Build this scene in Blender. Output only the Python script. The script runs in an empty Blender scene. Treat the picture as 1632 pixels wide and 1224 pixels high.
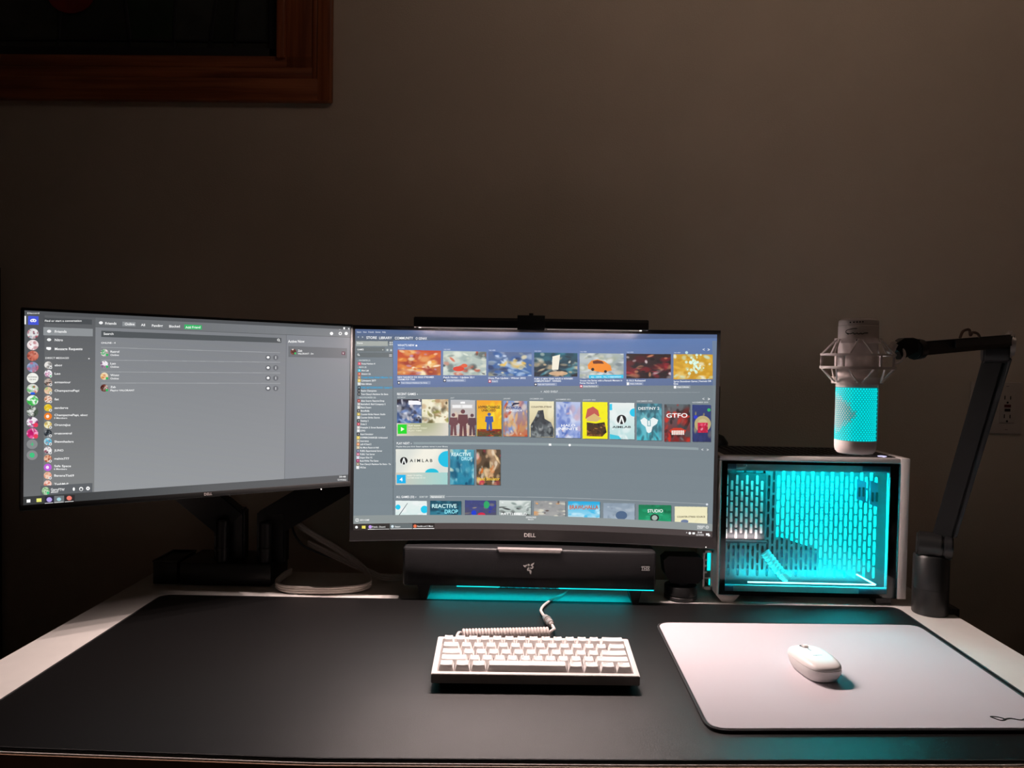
import bpy, bmesh, math, random
import numpy as np
from mathutils import Vector, Matrix
R = math.radians
PI = math.pi
sc = bpy.context.scene
C = sc.collection
random.seed(7)

# ------------------------------------------------------------------ camera
yaw, pitch, roll = R(1.17), R(1.73), R(0.92)
fw = Vector((-math.sin(yaw)*math.cos(pitch), math.cos(yaw)*math.cos(pitch), -math.sin(pitch)))
r0 = fw.cross(Vector((0, 0, 1))).normalized()
u0 = r0.cross(fw)
rt = math.cos(roll)*r0 + math.sin(roll)*u0
up = rt.cross(fw)
cd = bpy.data.cameras.new('camera')
cd.sensor_width = 36; cd.lens = 1226/1632*36; cd.clip_start = 0.02
cam = bpy.data.objects.new('camera', cd); C.objects.link(cam)
cam.matrix_world = Matrix((( rt.x, up.x, -fw.x, 0), (rt.y, up.y, -fw.y, 0), (rt.z, up.z, -fw.z, 1.23), (0, 0, 0, 1)))
sc.camera = cam
# ------------------------------------------------------------------ world, lights, exposure
sc.view_settings.view_transform = 'Standard'; sc.view_settings.look = 'None'
sc.view_settings.exposure = 0; sc.view_settings.gamma = 1; sc.view_settings.use_curve_mapping = False
w = bpy.data.worlds.new('room_ambient'); sc.world = w; w.use_nodes = True
w.node_tree.nodes['Background'].inputs[0].default_value = (1.0, 0.72, 0.50, 1)
w.node_tree.nodes['Background'].inputs[1].default_value = 0.004
CYAN = (0.0, 0.80, 0.86)

def light(name, kind, loc, energy, col, size=(.1, .1), direction=(0, 0, -1), spread=PI):
    l = bpy.data.lights.new(name, kind); l.energy = energy; l.color = col
    if kind == 'AREA':
        l.shape = 'RECTANGLE'; l.size, l.size_y = size; l.spread = spread
    else:
        l.shadow_soft_size = size[0]
    o = bpy.data.objects.new(name, l); C.objects.link(o); o.location = loc
    o.rotation_euler = Vector(direction).to_track_quat('-Z', 'Y').to_euler()
    return o

BAR = light('monitor_lamp_light', 'AREA', (0.004, 1.459, 1.2945), 8.7, (1.0, 0.80, 0.745), (.40, .010), (0, -0.38, -1))
for lx, ly, e in ((-.19, -1, 2.0), (-.12, -1, 2.0), (-.05, -1, 2.0), (.19, 1, 1.0), (.12, 1, .9), (.05, 1, .8)):
    light('monitor_lamp_light', 'AREA', (lx, 1.458 if lx > .1 else 1.461, 1.2917 if lx > .1 else 1.2945), e, (1.0, 0.80, 0.745), (.007, .007), (ly*1.15, -0.62, -1), R(125))
ROOM = light('wall_fill_light', 'AREA', (.60, .40, 2.66), 1.75, (1.0, 0.76, 0.60), (.9, 0.4), (0, 1.0, -.15), R(115))  # added warm fill under the ceiling, brightens the back wall; no real lamp

# ------------------------------------------------------------------ materials
def mat(name, col, rough=.5, metal=0., emi=None, es=1., var=.06, scale=40., bump=0., bscale=400., spec=.5, coat=0., sheen=0.):
    m = bpy.data.materials.new(name); m.use_nodes = True
    nt = m.node_tree; b = nt.nodes['Principled BSDF']
    b.inputs['Roughness'].default_value = rough; b.inputs['Metallic'].default_value = metal
    b.inputs['Specular IOR Level'].default_value = spec
    b.inputs['Coat Weight'].default_value = coat
    b.inputs['Sheen Weight'].default_value = sheen
    if emi is None:
        tc = nt.nodes.new('ShaderNodeTexCoord'); n = nt.nodes.new('ShaderNodeTexNoise')
        n.inputs['Scale'].default_value = scale; n.inputs['Detail'].default_value = 4
        nt.links.new(tc.outputs['Object'], n.inputs['Vector'])
        rp = nt.nodes.new('ShaderNodeValToRGB')
        rp.color_ramp.elements[0].position = .3; rp.color_ramp.elements[1].position = .7
        rp.color_ramp.elements[0].color = tuple(c*(1-var) for c in col)+(1,)
        rp.color_ramp.elements[1].color = tuple(min(1, c*(1+var)) for c in col)+(1,)
        nt.links.new(n.outputs['Fac'], rp.inputs[0]); nt.links.new(rp.outputs[0], b.inputs['Base Color'])
        if bump:
            n2 = nt.nodes.new('ShaderNodeTexNoise'); n2.inputs['Scale'].default_value = bscale; n2.inputs['Detail'].default_value = 3
            nt.links.new(tc.outputs['Object'], n2.inputs['Vector'])
            bp = nt.nodes.new('ShaderNodeBump'); bp.inputs['Strength'].default_value = bump; bp.inputs['Distance'].default_value = .002
            nt.links.new(n2.outputs['Fac'], bp.inputs['Height']); nt.links.new(bp.outputs[0], b.inputs['Normal'])
    else:
        b.inputs['Base Color'].default_value = tuple(col)+(1,)
        b.inputs['Emission Color'].default_value = tuple(emi)+(1,)
        b.inputs['Emission Strength'].default_value = es
    return m

M = {}
M['wall'] = mat('wall_paint', (.62, .52, .43), .85, bump=.25, bscale=260, scale=6, var=.03)
M['ceil'] = mat('ceiling_paint', (.7, .68, .64), .9, scale=5)
M['floor'] = mat('dark_floor', (.10, .065, .045), .6, scale=8, var=.2)
M['desk'] = mat('white_laminate', (.78, .74, .70), .38, scale=30, var=.02, bump=.08, bscale=900)
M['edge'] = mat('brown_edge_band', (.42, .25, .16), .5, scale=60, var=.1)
M['steel'] = mat('painted_steel', (.6, .58, .56), .4, .2)
M['leather'] = mat('black_leatherette', (.0045, .0042, .0043), .40, scale=900, var=.3, bump=.25, bscale=1500, spec=.46)
M['stitch'] = mat('black_thread', (.02, .02, .021), .55, bump=.6, bscale=2500)
M['cloth'] = mat('white_pad_cloth', (.54, .505, .54), .8, scale=1500, var=.03, bump=.2, bscale=3000, spec=.2)
M['blk'] = mat('black_plastic', (.012, .012, .013), .42, scale=200, bump=.1, bscale=1500)
M['blkm'] = mat('matte_black_metal', (.014, .014, .014), .36, .0, bump=.1, bscale=1800)
M['bezel'] = mat('dark_bezel_plastic', (.022, .02, .02), .42, bump=.08, bscale=2500, spec=.6)
M['fabric'] = mat('black_speaker_fabric', (.013, .012, .014), .8, bump=.8, bscale=2600, spec=.3)
M['gloss'] = mat('gloss_black', (.006, .006, .006), .12)
M['silver'] = mat('brushed_silver', (.55, .50, .49), .3, .35, scale=200)
M['white'] = mat('white_plastic', (.80, .76, .74), .38, scale=60, var=.015)
M['cap'] = mat('white_keycap', (.92, .88, .86), .5, scale=300, var=.015, bump=.05, bscale=3000)
M['kcase'] = mat('white_keyboard_case', (.86, .80, .78), .35, scale=60, var=.02)
M['ink'] = mat('grey_legend_ink', (.16, .14, .14), .6)
M['shade'] = mat('dark_underside', (.02, .018, .018), .7)
M['cord'] = mat('white_braided_cord', (.78, .68, .65), .65, scale=1200, var=.08, bump=.5, bscale=2500)
M['cordg'] = mat('greyish_white_cable', (.60, .53, .48), .6, scale=300, var=.06)
M['chrome'] = mat('polished_metal', (.7, .68, .66), .22, 1.)
M['satin'] = mat('satin_metal', (.62, .58, .56), .35, .55)
M['armblk'] = mat('satin_black_arm', (.008, .008, .008), .55, bump=.1, bscale=1800, spec=.22)
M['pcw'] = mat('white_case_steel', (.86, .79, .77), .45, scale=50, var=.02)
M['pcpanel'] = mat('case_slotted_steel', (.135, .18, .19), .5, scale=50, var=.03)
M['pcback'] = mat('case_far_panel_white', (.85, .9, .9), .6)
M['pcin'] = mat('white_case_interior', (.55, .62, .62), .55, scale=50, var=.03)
M['pcdark'] = mat('dark_component', (.05, .05, .055), .45, var=.2)
M['pcblue'] = mat('blue_grey_component', (.10, .17, .24), .4, var=.15)
M['pcgrey'] = mat('warm_grey_component', (.70, .55, .53), .5, var=.1)
M['micw'] = mat('white_microphone_body', (.84, .74, .71), .5, scale=30, var=.02, bump=.1, bscale=1500)
M['micdots'] = mat('lit_cyan_grille', (.0, .1, .1), .5, emi=(0, .88, .91), es=1.0)
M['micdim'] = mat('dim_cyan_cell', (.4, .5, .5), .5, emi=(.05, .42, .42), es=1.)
M['micfaint'] = mat('faint_glow_cell', (.5, .5, .48), .5, emi=(.16, .20, .19), es=1.)  # cells without LED light, given a faint grey emission of their own
M['micback'] = mat('dim_cyan_mesh', (.05, .25, .25), .5, emi=(0.0, .26, .27), es=1.)
M['led'] = mat('cyan_led', (.1, .5, .5), .5, emi=(.03, 1., .98), es=3.)
M['ledw'] = mat('bright_cyan_white_led', (.1, .5, .5), .5, emi=(.22, 1., 1.), es=5.)
M['leds'] = mat('soundbar_led', (.0, .5, .5), .5, emi=(0.0, .62, .68), es=1.6)
M['diff'] = mat('lamp_diffuser', (.5, .45, .45), .4, emi=(.30, .25, .24), es=.7)
M['tip'] = mat('lamp_lit_tip', (.9, .9, .9), .4, emi=(1, .95, .9), es=1.3)
M['power'] = mat('lit_power_button', (.5, .5, .6), .4, emi=(.62, .6, .95), es=1.)
M['pilot'] = mat('white_pilot_led', (.8, .8, .8), .4, emi=(1, .95, .92), es=1.)
M['wallplate'] = mat('ivory_wallplate', (.56, .48, .43), .45, var=.02)
M['slot'] = mat('dark_slot', (.01, .008, .008), .8)
M['red'] = mat('dark_red_button', (.10, .012, .015), .5)
M['dred'] = mat('black_button', (.02, .008, .01), .5)
M['lead'] = mat('dark_lead', (.03, .03, .035), .5, .5)
M['chairf'] = mat('black_chair_fabric', (.013, .013, .014), .75, bump=.4, bscale=800)
M['chairg'] = mat('grey_chair_plastic', (.05, .05, .052), .5)
M['twine'] = mat('brown_cable_tie', (.14, .08, .06), .7)

# wood
def wood(name, dark, lite, stretch):
    m = bpy.data.materials.new(name); m.use_nodes = True; nt = m.node_tree; b = nt.nodes['Principled BSDF']
    tc = nt.nodes.new('ShaderNodeTexCoord'); mp = nt.nodes.new('ShaderNodeMapping'); mp.inputs['Scale'].default_value = stretch
    n = nt.nodes.new('ShaderNodeTexNoise'); n.inputs['Scale'].default_value = 5; n.inputs['Detail'].default_value = 6; n.inputs['Distortion'].default_value = .6
    rp = nt.nodes.new('ShaderNodeValToRGB'); rp.color_ramp.elements[0].position = .35; rp.color_ramp.elements[1].position = .65
    rp.color_ramp.elements[0].color = dark+(1,); rp.color_ramp.elements[1].color = lite+(1,)
    nt.links.new(tc.outputs['Object'], mp.inputs[0]); nt.links.new(mp.outputs[0], n.inputs['Vector'])
    nt.links.new(n.outputs['Fac'], rp.inputs[0]); nt.links.new(rp.outputs[0], b.inputs['Base Color'])
    b.inputs['Roughness'].default_value = .4
    return m
M['woodh'] = wood('red_oak_grain_across', (.20, .048, .016), (.40, .115, .038), (.6, 8, 14))
M['woodv'] = wood('red_oak_grain_upright', (.20, .048, .016), (.38, .11, .036), (14, 8, .6))

def glassmat(name, tint, refl):
    m = bpy.data.materials.new(name); m.use_nodes = True; nt = m.node_tree; nt.nodes.clear()
    o = nt.nodes.new('ShaderNodeOutputMaterial'); mx = nt.nodes.new('ShaderNodeMixShader')
    t = nt.nodes.new('ShaderNodeBsdfTransparent'); t.inputs[0].default_value = tint+(1,)
    g = nt.nodes.new('ShaderNodeBsdfGlossy'); g.inputs['Roughness'].default_value = .03
    fr = nt.nodes.new('ShaderNodeFresnel'); fr.inputs['IOR'].default_value = 1.45
    mu = nt.nodes.new('ShaderNodeMath'); mu.operation = 'MULTIPLY'; mu.inputs[1].default_value = refl
    nt.links.new(fr.outputs[0], mu.inputs[0]); nt.links.new(mu.outputs[0], mx.inputs[0])
    nt.links.new(t.outputs[0], mx.inputs[1]); nt.links.new(g.outputs[0], mx.inputs[2]); nt.links.new(mx.outputs[0], o.inputs[0])
    return m
M['glass'] = glassmat('tempered_glass', (.93, .96, .97), 1.)
M['clear'] = glassmat('clear_tube_plastic', (.65, .9, .9), 3.)
def stained(name, col):
    return mat(name, col, .25, bump=.5, bscale=60, var=.2, scale=20)
M['sg_dark'] = stained('dark_leaded_glass', (.022, .026, .022))
M['sg_grey'] = stained('grey_leaded_glass', (.035, .038, .035))
M['sg_red'] = stained('red_leaded_glass', (.22, .01, .01))
M['sg_green'] = stained('green_leaded_glass', (.015, .03, .018))

# ------------------------------------------------------------------ mesh helpers
def T(x=0, y=0, z=0): return Matrix.Translation((x, y, z))
def RX(a): return Matrix.Rotation(a, 4, 'X')
def RY(a): return Matrix.Rotation(a, 4, 'Y')
def RZ(a): return Matrix.Rotation(a, 4, 'Z')

class MB:
    def __init__(s): s.bm = bmesh.new()
    def box(s, x0, x1, y0, y1, z0, z1, bev=0., seg=2, m=None):
        t = bmesh.new(); bmesh.ops.create_cube(t, size=1)
        bmesh.ops.scale(t, vec=(x1-x0, y1-y0, z1-z0), verts=t.verts)
        bmesh.ops.translate(t, vec=((x0+x1)/2, (y0+y1)/2, (z0+z1)/2), verts=t.verts)
        if bev: bmesh.ops.bevel(t, geom=t.edges[:], offset=bev, segments=seg, affect='EDGES', profile=.5)
        return s.add(t, m)
    def add(s, t, m=None):
        if m is not None: bmesh.ops.transform(t, matrix=m, verts=t.verts)
        me = bpy.data.meshes.new('tmp'); t.to_mesh(me); t.free(); s.bm.from_mesh(me); bpy.data.meshes.remove(me); return s
    def poly(s, pts, z0, z1, m=None, bev=0.):
        t = bmesh.new(); n = len(pts)
        a = [t.verts.new((p[0], p[1], z0)) for p in pts]; b = [t.verts.new((p[0], p[1], z1)) for p in pts]
        t.faces.new(a[::-1]); ft = t.faces.new(b)
        for i in range(n): t.faces.new((a[i], a[(i+1) % n], b[(i+1) % n], b[i]))
        bmesh.ops.recalc_face_normals(t, faces=t.faces)
        if bev: bmesh.ops.bevel(t, geom=list(ft.edges), offset=bev, segments=3, affect='EDGES')
        return s.add(t, m)
    def cyl(s, p, q, r, r2=None, seg=24, bev=0.):
        p, q = Vector(p), Vector(q); d = q-p; t = bmesh.new()
        bmesh.ops.create_cone(t, cap_ends=True, segments=seg, radius1=r, radius2=r if r2 is None else r2, depth=d.length)
        if bev:
            es = [e for e in t.edges if abs(e.verts[0].co.z-e.verts[1].co.z) < 1e-6]
            bmesh.ops.bevel(t, geom=es, offset=bev, segments=2, affect='EDGES')
        return s.add(t, T(*((p+q)/2)) @ d.to_track_quat('Z', 'Y').to_matrix().to_4x4())
    def lathe(s, prof, seg=40, m=None, cap=True):
        t = bmesh.new(); rings = []
        for r, z in prof: rings.append([t.verts.new((r*math.cos(2*PI*i/seg), r*math.sin(2*PI*i/seg), z)) for i in range(seg)])
        for a, b in zip(rings, rings[1:]):
            for i in range(seg): t.faces.new((a[i], a[(i+1) % seg], b[(i+1) % seg], b[i]))
        if cap: t.faces.new(rings[0][::-1]); t.faces.new(rings[-1])
        bmesh.ops.recalc_face_normals(t, faces=t.faces)
        return s.add(t, m)
    def tube(s, pts, r, seg=8, flat=1., closed=False):
        pts = [Vector(p) for p in pts]; t = bmesh.new(); rings = []; n = len(pts); nrm = None
        for i, p in enumerate(pts):
            if closed: d = pts[(i+1) % n]-pts[i-1]
            else: d = pts[min(i+1, n-1)]-pts[max(i-1, 0)]
            d.normalize()
            if nrm is None:
                nrm = Vector((0, 0, 1)) if abs(d.z) < .9 else Vector((1, 0, 0))
            nrm = (nrm-d*nrm.dot(d)).normalized(); bn = d.cross(nrm)
            rr = r[i] if isinstance(r, (list, tuple)) else r
            rings.append([t.verts.new(p+nrm*rr*math.cos(2*PI*k/seg)*flat+bn*rr*math.sin(2*PI*k/seg)) for k in range(seg)])
        rg = range(n if closed else n-1)
        for i in rg:
            a, b = rings[i], rings[(i+1) % n]
            for k in range(seg): t.faces.new((a[k], a[(k+1) % seg], b[(k+1) % seg], b[k]))
        if not closed: t.faces.new(rings[0][::-1]); t.faces.new(rings[-1])
        bmesh.ops.recalc_face_normals(t, faces=t.faces)
        return s.add(t)
    def obj(s, name, m, parent=None, smooth=False, mw=None):
        me = bpy.data.meshes.new(name); 
        if mw is not None: bmesh.ops.transform(s.bm, matrix=mw, verts=s.bm.verts)
        s.bm.to_mesh(me); s.bm.free()
        return link(name, me, m, parent, smooth)

def link(name, me, m, parent=None, smooth=False):
    if m is not None and not me.materials: me.materials.append(m)
    if smooth:
        for p in me.polygons: p.use_smooth = True
        try: me.set_sharp_from_angle(angle=R(38))
        except Exception: pass
    o = bpy.data.objects.new(name, me); C.objects.link(o)
    if parent is not None:
        o.parent = parent
        o.matrix_parent_inverse = Matrix.Identity(4)
    return o

def thing(name, label, cat, loc=(0, 0, 0), rz=0., group=None, m=None):
    o = bpy.data.objects.new(name, None); C.objects.link(o); o.empty_display_size = .05
    if m is not None: o.matrix_world = m
    else: o.location = loc; o.rotation_euler = (0, 0, rz)
    o['label'] = label; o['category'] = cat
    if group: o['group'] = group
    return o
def tag(o, label, cat, group=None):
    o['label'] = label; o['category'] = cat
    if group: o['group'] = group
    return o
def struct(o): o['kind'] = 'structure'; return o
def stuff(o): o['kind'] = 'stuff'; return o

def spline(pts, n=12, closed=False):
    P = [Vector(p) for p in pts]; out = []; N = len(P)
    for i in range(N if closed else N-1):
        if closed: p0, p1, p2, p3 = P[i-1], P[i], P[(i+1) % N], P[(i+2) % N]
        else: p0, p1, p2, p3 = P[max(i-1, 0)], P[i], P[i+1], P[min(i+2, N-1)]
        for k in range(n):
            t = k/n
            out.append(.5*((2*p1)+(-p0+p2)*t+(2*p0-5*p1+4*p2-p3)*t*t+(-p0+3*p1-3*p2+p3)*t**3))
    if not closed: out.append(P[-1])
    return out

def roundpoly(pts, r, n=6):
    out = []; N = len(pts)
    for i in range(N):
        p = Vector(pts[i]); a = (Vector(pts[i-1])-p).normalized(); b = (Vector(pts[(i+1) % N])-p).normalized()
        s, e = p+a*r, p+b*r
        for k in range(n+1):
            t = k/n; q = (1-t)**2*s+2*t*(1-t)*p+t*t*e; out.append((q.x, q.y))
    return out

_tc = {}
def text_mesh(txt, size=1., bold=False, extrude=0.):
    key = (txt, extrude, bold)
    if key not in _tc:
        cu = bpy.data.curves.new('t', 'FONT'); cu.body = txt; cu.size = 1; cu.extrude = extrude; cu.resolution_u = 3
        if bold: cu.offset = .018
        ob = bpy.data.objects.new('t', cu); C.objects.link(ob)
        dg = bpy.context.evaluated_depsgraph_get(); me = bpy.data.meshes.new_from_object(ob.evaluated_get(dg))
        bpy.data.objects.remove(ob); bpy.data.curves.remove(cu); me.materials.clear()
        _tc[key] = me
    return _tc[key]
def text_obj(name, txt, size, m, parent, mw, bold=False, ext=.01, align='c'):
    me = text_mesh(txt, 1, bold, ext).copy(); me.name = name
    xs = [v.co.x for v in me.vertices]; ys = [v.co.y for v in me.vertices]
    if not xs: return None
    cx = (min(xs)+max(xs))/2 if align == 'c' else min(xs); cy = (min(ys)+max(ys))/2
    me.transform(mw @ Matrix.Scale(size, 4) @ T(-cx, -cy, 0))
    return link(name, me, m, parent)

# ------------------------------------------------------------------ screen painting (flat print on the displays)
class Canvas:
    def __init__(s, W, H, mapf):
        s.W, s.H, s.map = W, H, mapf
        s.a = np.zeros((H, W, 3), np.float32)
    def pt(s, x, y):
        u, v = s.map(x, y); return u*s.W, v*s.H
    def quad(s, x0, y0, x1, y1):
        return [s.pt(x0, y0), s.pt(x1, y0), s.pt(x1, y1), s.pt(x0, y1)]
    def fill(s, P, col, al=1.):
        """convex or concave polygon in canvas space; col is a colour or a function of (gx, gy in 0..1)"""
        P = np.array(P); x0, y0 = np.floor(P.min(0)).astype(int); x1, y1 = np.ceil(P.max(0)).astype(int)
        x0, y0 = max(x0, 0), max(y0, 0); x1, y1 = min(x1, s.W), min(y1, s.H)
        if x1 <= x0 or y1 <= y0: return
        X, Y = np.meshgrid(np.arange(x0, x1)+.5, np.arange(y0, y1)+.5)
        ins = np.zeros(X.shape, bool); n = len(P)
        for i in range(n):
            ax, ay = P[i]; bx, by = P[(i+1) % n]
            if ay == by: continue
            c = ((ay > Y) != (by > Y)) & (X < (bx-ax)*(Y-ay)/(by-ay)+ax)
            ins ^= c
        sub = s.a[y0:y1, x0:x1]
        if callable(col):
            gx = (X-x0)/max(1, x1-x0); gy = (Y-y0)/max(1, y1-y0); cc = col(gx, gy)
        else: cc = np.array(col, np.float32)
        m = (ins*al)[..., None]
        sub[:] = sub*(1-m)+cc*m
    def rect(s, x0, y0, x1, y1, col, al=1.): s.fill(s.quad(x0, y0, x1, y1), col, al)
    def disc(s, cx, cy, r, col, al=1., ry=None):
        ry = ry or r
        s.fill([s.pt(cx+r*math.cos(t*PI/12), cy+ry*math.sin(t*PI/12)) for t in range(24)], col, al)
    def text(s, x, y, txt, h, col=(1, 1, 1), w=None, al=1., bold=True):
        """x left, y middle of the caps, h cap height, w total width (all in layout units)"""
        me = text_mesh(txt, 1, bold)
        n = len(me.vertices)
        if not n: return
        v = np.empty(n*3, np.float32); me.vertices.foreach_get('co', v); v = v.reshape(-1, 3)[:, :2]
        me.calc_loop_triangles(); k = len(me.loop_triangles); t = np.empty(k*3, np.int32); me.loop_triangles.foreach_get('vertices', t); t = t.reshape(-1, 3)
        sx = h/.73; fx = sx
        if w: fx = w/max(1e-6, v[:, 0].max()-v[:, 0].min())
        px = x+(v[:, 0]-v[:, 0].min())*fx; py = y+h/2-v[:, 1]*sx
        # affine of the mapping near the text
        o = np.array(s.pt(x, y)); ex = np.array(s.pt(x+10, y))-o; ey = np.array(s.pt(x, y+10))-o
        q = o+np.outer(px-x, ex/10)+np.outer(py-y, ey/10)
        x0, y0 = np.floor(q.min(0)).astype(int)-1; x1, y1 = np.ceil(q.max(0)).astype(int)+1
        x0, y0 = max(x0, 0), max(y0, 0); x1, y1 = min(x1, s.W), min(y1, s.H)
        if x1 <= x0 or y1 <= y0: return
        S = 2; mask = np.zeros(((y1-y0)*S, (x1-x0)*S), np.float32); q = (q-[x0, y0])*S
        for a, b, c in t:
            A, B, D = q[a], q[b], q[c]
            lo = np.floor(np.minimum(np.minimum(A, B), D)).astype(int); hi = np.ceil(np.maximum(np.maximum(A, B), D)).astype(int)+1
            lo = np.maximum(lo, 0); hi = np.minimum(hi, [mask.shape[1], mask.shape[0]])
            if (hi <= lo).any(): continue
            X = np.arange(lo[0], hi[0])+.5; Y = (np.arange(lo[1], hi[1])+.5)[:, None]
            e1 = (B[0]-A[0])*(Y-A[1])-(B[1]-A[1])*(X-A[0]); e2 = (D[0]-B[0])*(Y-B[1])-(D[1]-B[1])*(X-B[0]); e3 = (A[0]-D[0])*(Y-D[1])-(A[1]-D[1])*(X-D[0])
            mask[lo[1]:hi[1], lo[0]:hi[0]][((e1 >= 0) & (e2 >= 0) & (e3 >= 0)) | ((e1 <= 0) & (e2 <= 0) & (e3 <= 0))] = 1
        mask = mask.reshape(y1-y0, S, x1-x0, S).mean((1, 3))[..., None]*al
        sub = s.a[y0:y1, x0:x1]; sub[:] = sub*(1-mask)+np.array(col, np.float32)*mask
    def image(s, name):
        im = bpy.data.images.new(name, s.W, s.H)
        out = np.ones((s.H, s.W, 4), np.float32); out[..., :3] = np.clip(s.a, 0, 1)[::-1]
        im.pixels.foreach_set(out.ravel()); im.update(); im.pack()
        return im

def lerp(c0, c1, t): t = t[..., None]; return np.array(c0, np.float32)*(1-t)+np.array(c1, np.float32)*t
def rgb(h): return tuple(int(h[i:i+2], 16)/255 for i in (0, 2, 4))

def art(top, bot, pal, seed, n=26, big=.5, band=None):
    """a busy little picture: a gradient with soft and hard coloured blobs"""
    top, bot = rgb(top), rgb(bot); pal = [rgb(p) for p in pal.split()]
    def f(gx, gy):
        rs = np.random.RandomState(seed); a = lerp(top, bot, gy)
        for i in range(n*2):
            c = np.array(pal[rs.randint(len(pal))], np.float32)
            cx, cy = rs.rand(2); cy = cy**.8; sx, sy = (.035+rs.rand(2)*.24*(1-i/(2.2*n)))*big*2; th = rs.rand()*3.14
            dx, dy = gx-cx, gy-cy
            d = ((dx*math.cos(th)+dy*math.sin(th))/sx)**2+((-dx*math.sin(th)+dy*math.cos(th))/sy)**2
            m = np.clip((1.4-d)*.9, 0, 1)[..., None]*(.35+.5*rs.rand())
            a = a*(1-m)+c*m
        return a
    return f

# ---- main (curved) screen.  Layout units run 563..1140 across and 525..859 down
def map_main(x, y):
    t = (x-566)/(1134.5-566)
    tt = min(max(t, 0), 1)
    yt = 525+ (537-525)*t + (-.3)*4*t*(1-t); yb = 843.8+(858.6-843.8)*t-5.8*4*t*(1-t)
    v = (y-yt)/(yb-yt)
    xl = 567.8-3.6*v; xr = 1140.2-11*v
    s = 2*(x-xl)/(xr-xl)-1
    s = s*(1+.0225*(1-s*s))
    return (s+1)/2, v
K = Canvas(2304, 1296, map_main)
K.a[:] = np.array(rgb('737f86'))
K.a[:] += (np.linspace(-.01, .035, 1296, dtype=np.float32)[:, None, None])  # slight backlight glow painted in, stronger towards the bottom
W_ = (1, 1, 1)
K.rect(560, 515, 1150, 548, lambda gx, gy: lerp(rgb('566a92'), rgb('626a6a'), np.clip(gy*1.25-.25-.25*gx, 0, 1)))
K.rect(628.8, 543, 1150, 617.5, lambda gx, gy: lerp(rgb('6380b4'), rgb('56688c'), np.clip(gy*.8+gx*.35-.2, 0, 1)))
K.rect(1138.5-6, 547, 1150, 700, rgb('7d8a90'), .5)
K.text(570.3, 529.6, 'Stoam   View   Friends   Games   Help'.replace('Stoam', 'Steam'), 2.3, W_, 47, .85)
K.text(571.5, 537.6, '<', 3.4, W_, al=.8); K.text(578.5, 537.6, '>', 3.4, W_, al=.8)
for x, w, t in ((585.8, 16.9, 'STORE'), (606.4, 20.8, 'LIBRARY'), (631.6, 29.4, 'COMMUNITY'), (665, 18, 'O GSNAX')):
    K.text(x, 538.4+(x-585)*.014, t, 4.1, W_, w)
K.rect(569, 544, 620.3, 551.7, rgb('a5aba6')); K.text(570.8, 547, 'Home', 2.6, W_, 9)
for i in range(2):
    for j in range(2): K.rect(623+i*3, 545+j*3.2, 625.2+i*3, 547.3+j*3.2, rgb('c8cccc'))
K.rect(569, 553.6, 615.5, 560.6, rgb('666f70')); K.text(571, 557.2, 'GAMES', 2.6, W_, 10.5); K.text(611.3, 557.4, 'v', 2.6, W_)
K.disc(619.7, 558, 1.7, rgb('c3cac8')); K.disc(625.6, 558.3, 1.7, rgb('c3cac8'))
K.rect(569, 562, 628, 569.8, rgb('626b6d')); K.disc(572.6, 565.2, 1.5, W_); K.disc(572.6, 565.2, .9, rgb('626b6d')); K.rect(573.5, 566.3, 575, 567.3, W_)
K.rect(622.5, 565, 627, 566, W_, .8); K.rect(622.5, 567.2, 627, 568.2, W_, .8)
side = [('FAVORITES (1)', 574.4, 18, None, 'h'), ('Forza Horizon 4', 579.6, 22, 'e04a62', ''), ('MAIN (8)', 585, 12, None, 'h'),
        ('Aim Lab', 590.3, 12, '2fb6cf', ''), ('Among Us', 595.7, 15, 'cc4a20', ''), ('Counter-Strike: Global Offensive - Up', 601.3, 50, 'd9803c', 'b'),
        ('Cyberpunk 2077', 606.3, 24, 'e3c24a', ''), ('Halo Infinite', 611.6, 17, 'd8dad2', ''), ('PUBG: BATTLEGROUNDS - Update O', 617.4, 50, '2a2d2e', 'b'),
        ('Realm Champions', 622.4, 25, '15181a', ''), ("Tom Clancy's Rainbow Six Siege", 627.8, 44, '1f1d1d', ''), ('UNCATEGORIZED (23)', 633.2, 27, None, 'h'),
        ('Alien Swarm: Reactive Drop', 638.4, 38, 'a2281c', ''), ('Battlefield: Bad Company 2', 643.6, 40, 'b8b4b4', ''), ('Black Desert', 648.9, 17, 'cfcfc8', ''),
        ('Brawlhalla', 654.2, 14, '3a3530', ''), ('Counter-Strike Nexon: Studio', 659.6, 40, 'd0b030', ''), ('Counter-Strike: Source', 664.9, 31, 'd6d6d6', ''),
        ('Destiny 2', 670.1, 13, '25282a', ''), ('Dota 2', 675.3, 10, 'c02038', ''), ('Freestyle 2: Street Basketball', 680.7, 40, 'd8d4d0', ''),
        ('GTFO', 685.9, 8, 'e0e0e0', ''), ('Hand Simulator', 691.3, 21, '201c18', ''), ('HYPERCHARGE: Unboxed', 696.8, 44, 'e8c83c', ''),
        ('Insurgency', 702.1, 14, 'b8a888', ''), ('Left 4 Dead 2', 707.3, 18, 'e08a4a', ''), ('No More Room in Hell', 712.6, 30, 'c8b890', ''),
        ('PUBG: Experimental Server', 717.9, 36, '55587a', ''), ('PUBG: Test Server', 723.2, 24, 'c05a7a', ''), ('Sniper Elite V2', 728.5, 20, 'd0d0e0', ''),
        ('Rock Fights The Game', 733.7, 30, 'a01050', ''), ("Tom Clancy's Rainbow Six Siege - Te", 739, 50, '908060', ''), ('VRChat', 744.3, 10, 'f0f0f0', '')]
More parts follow.
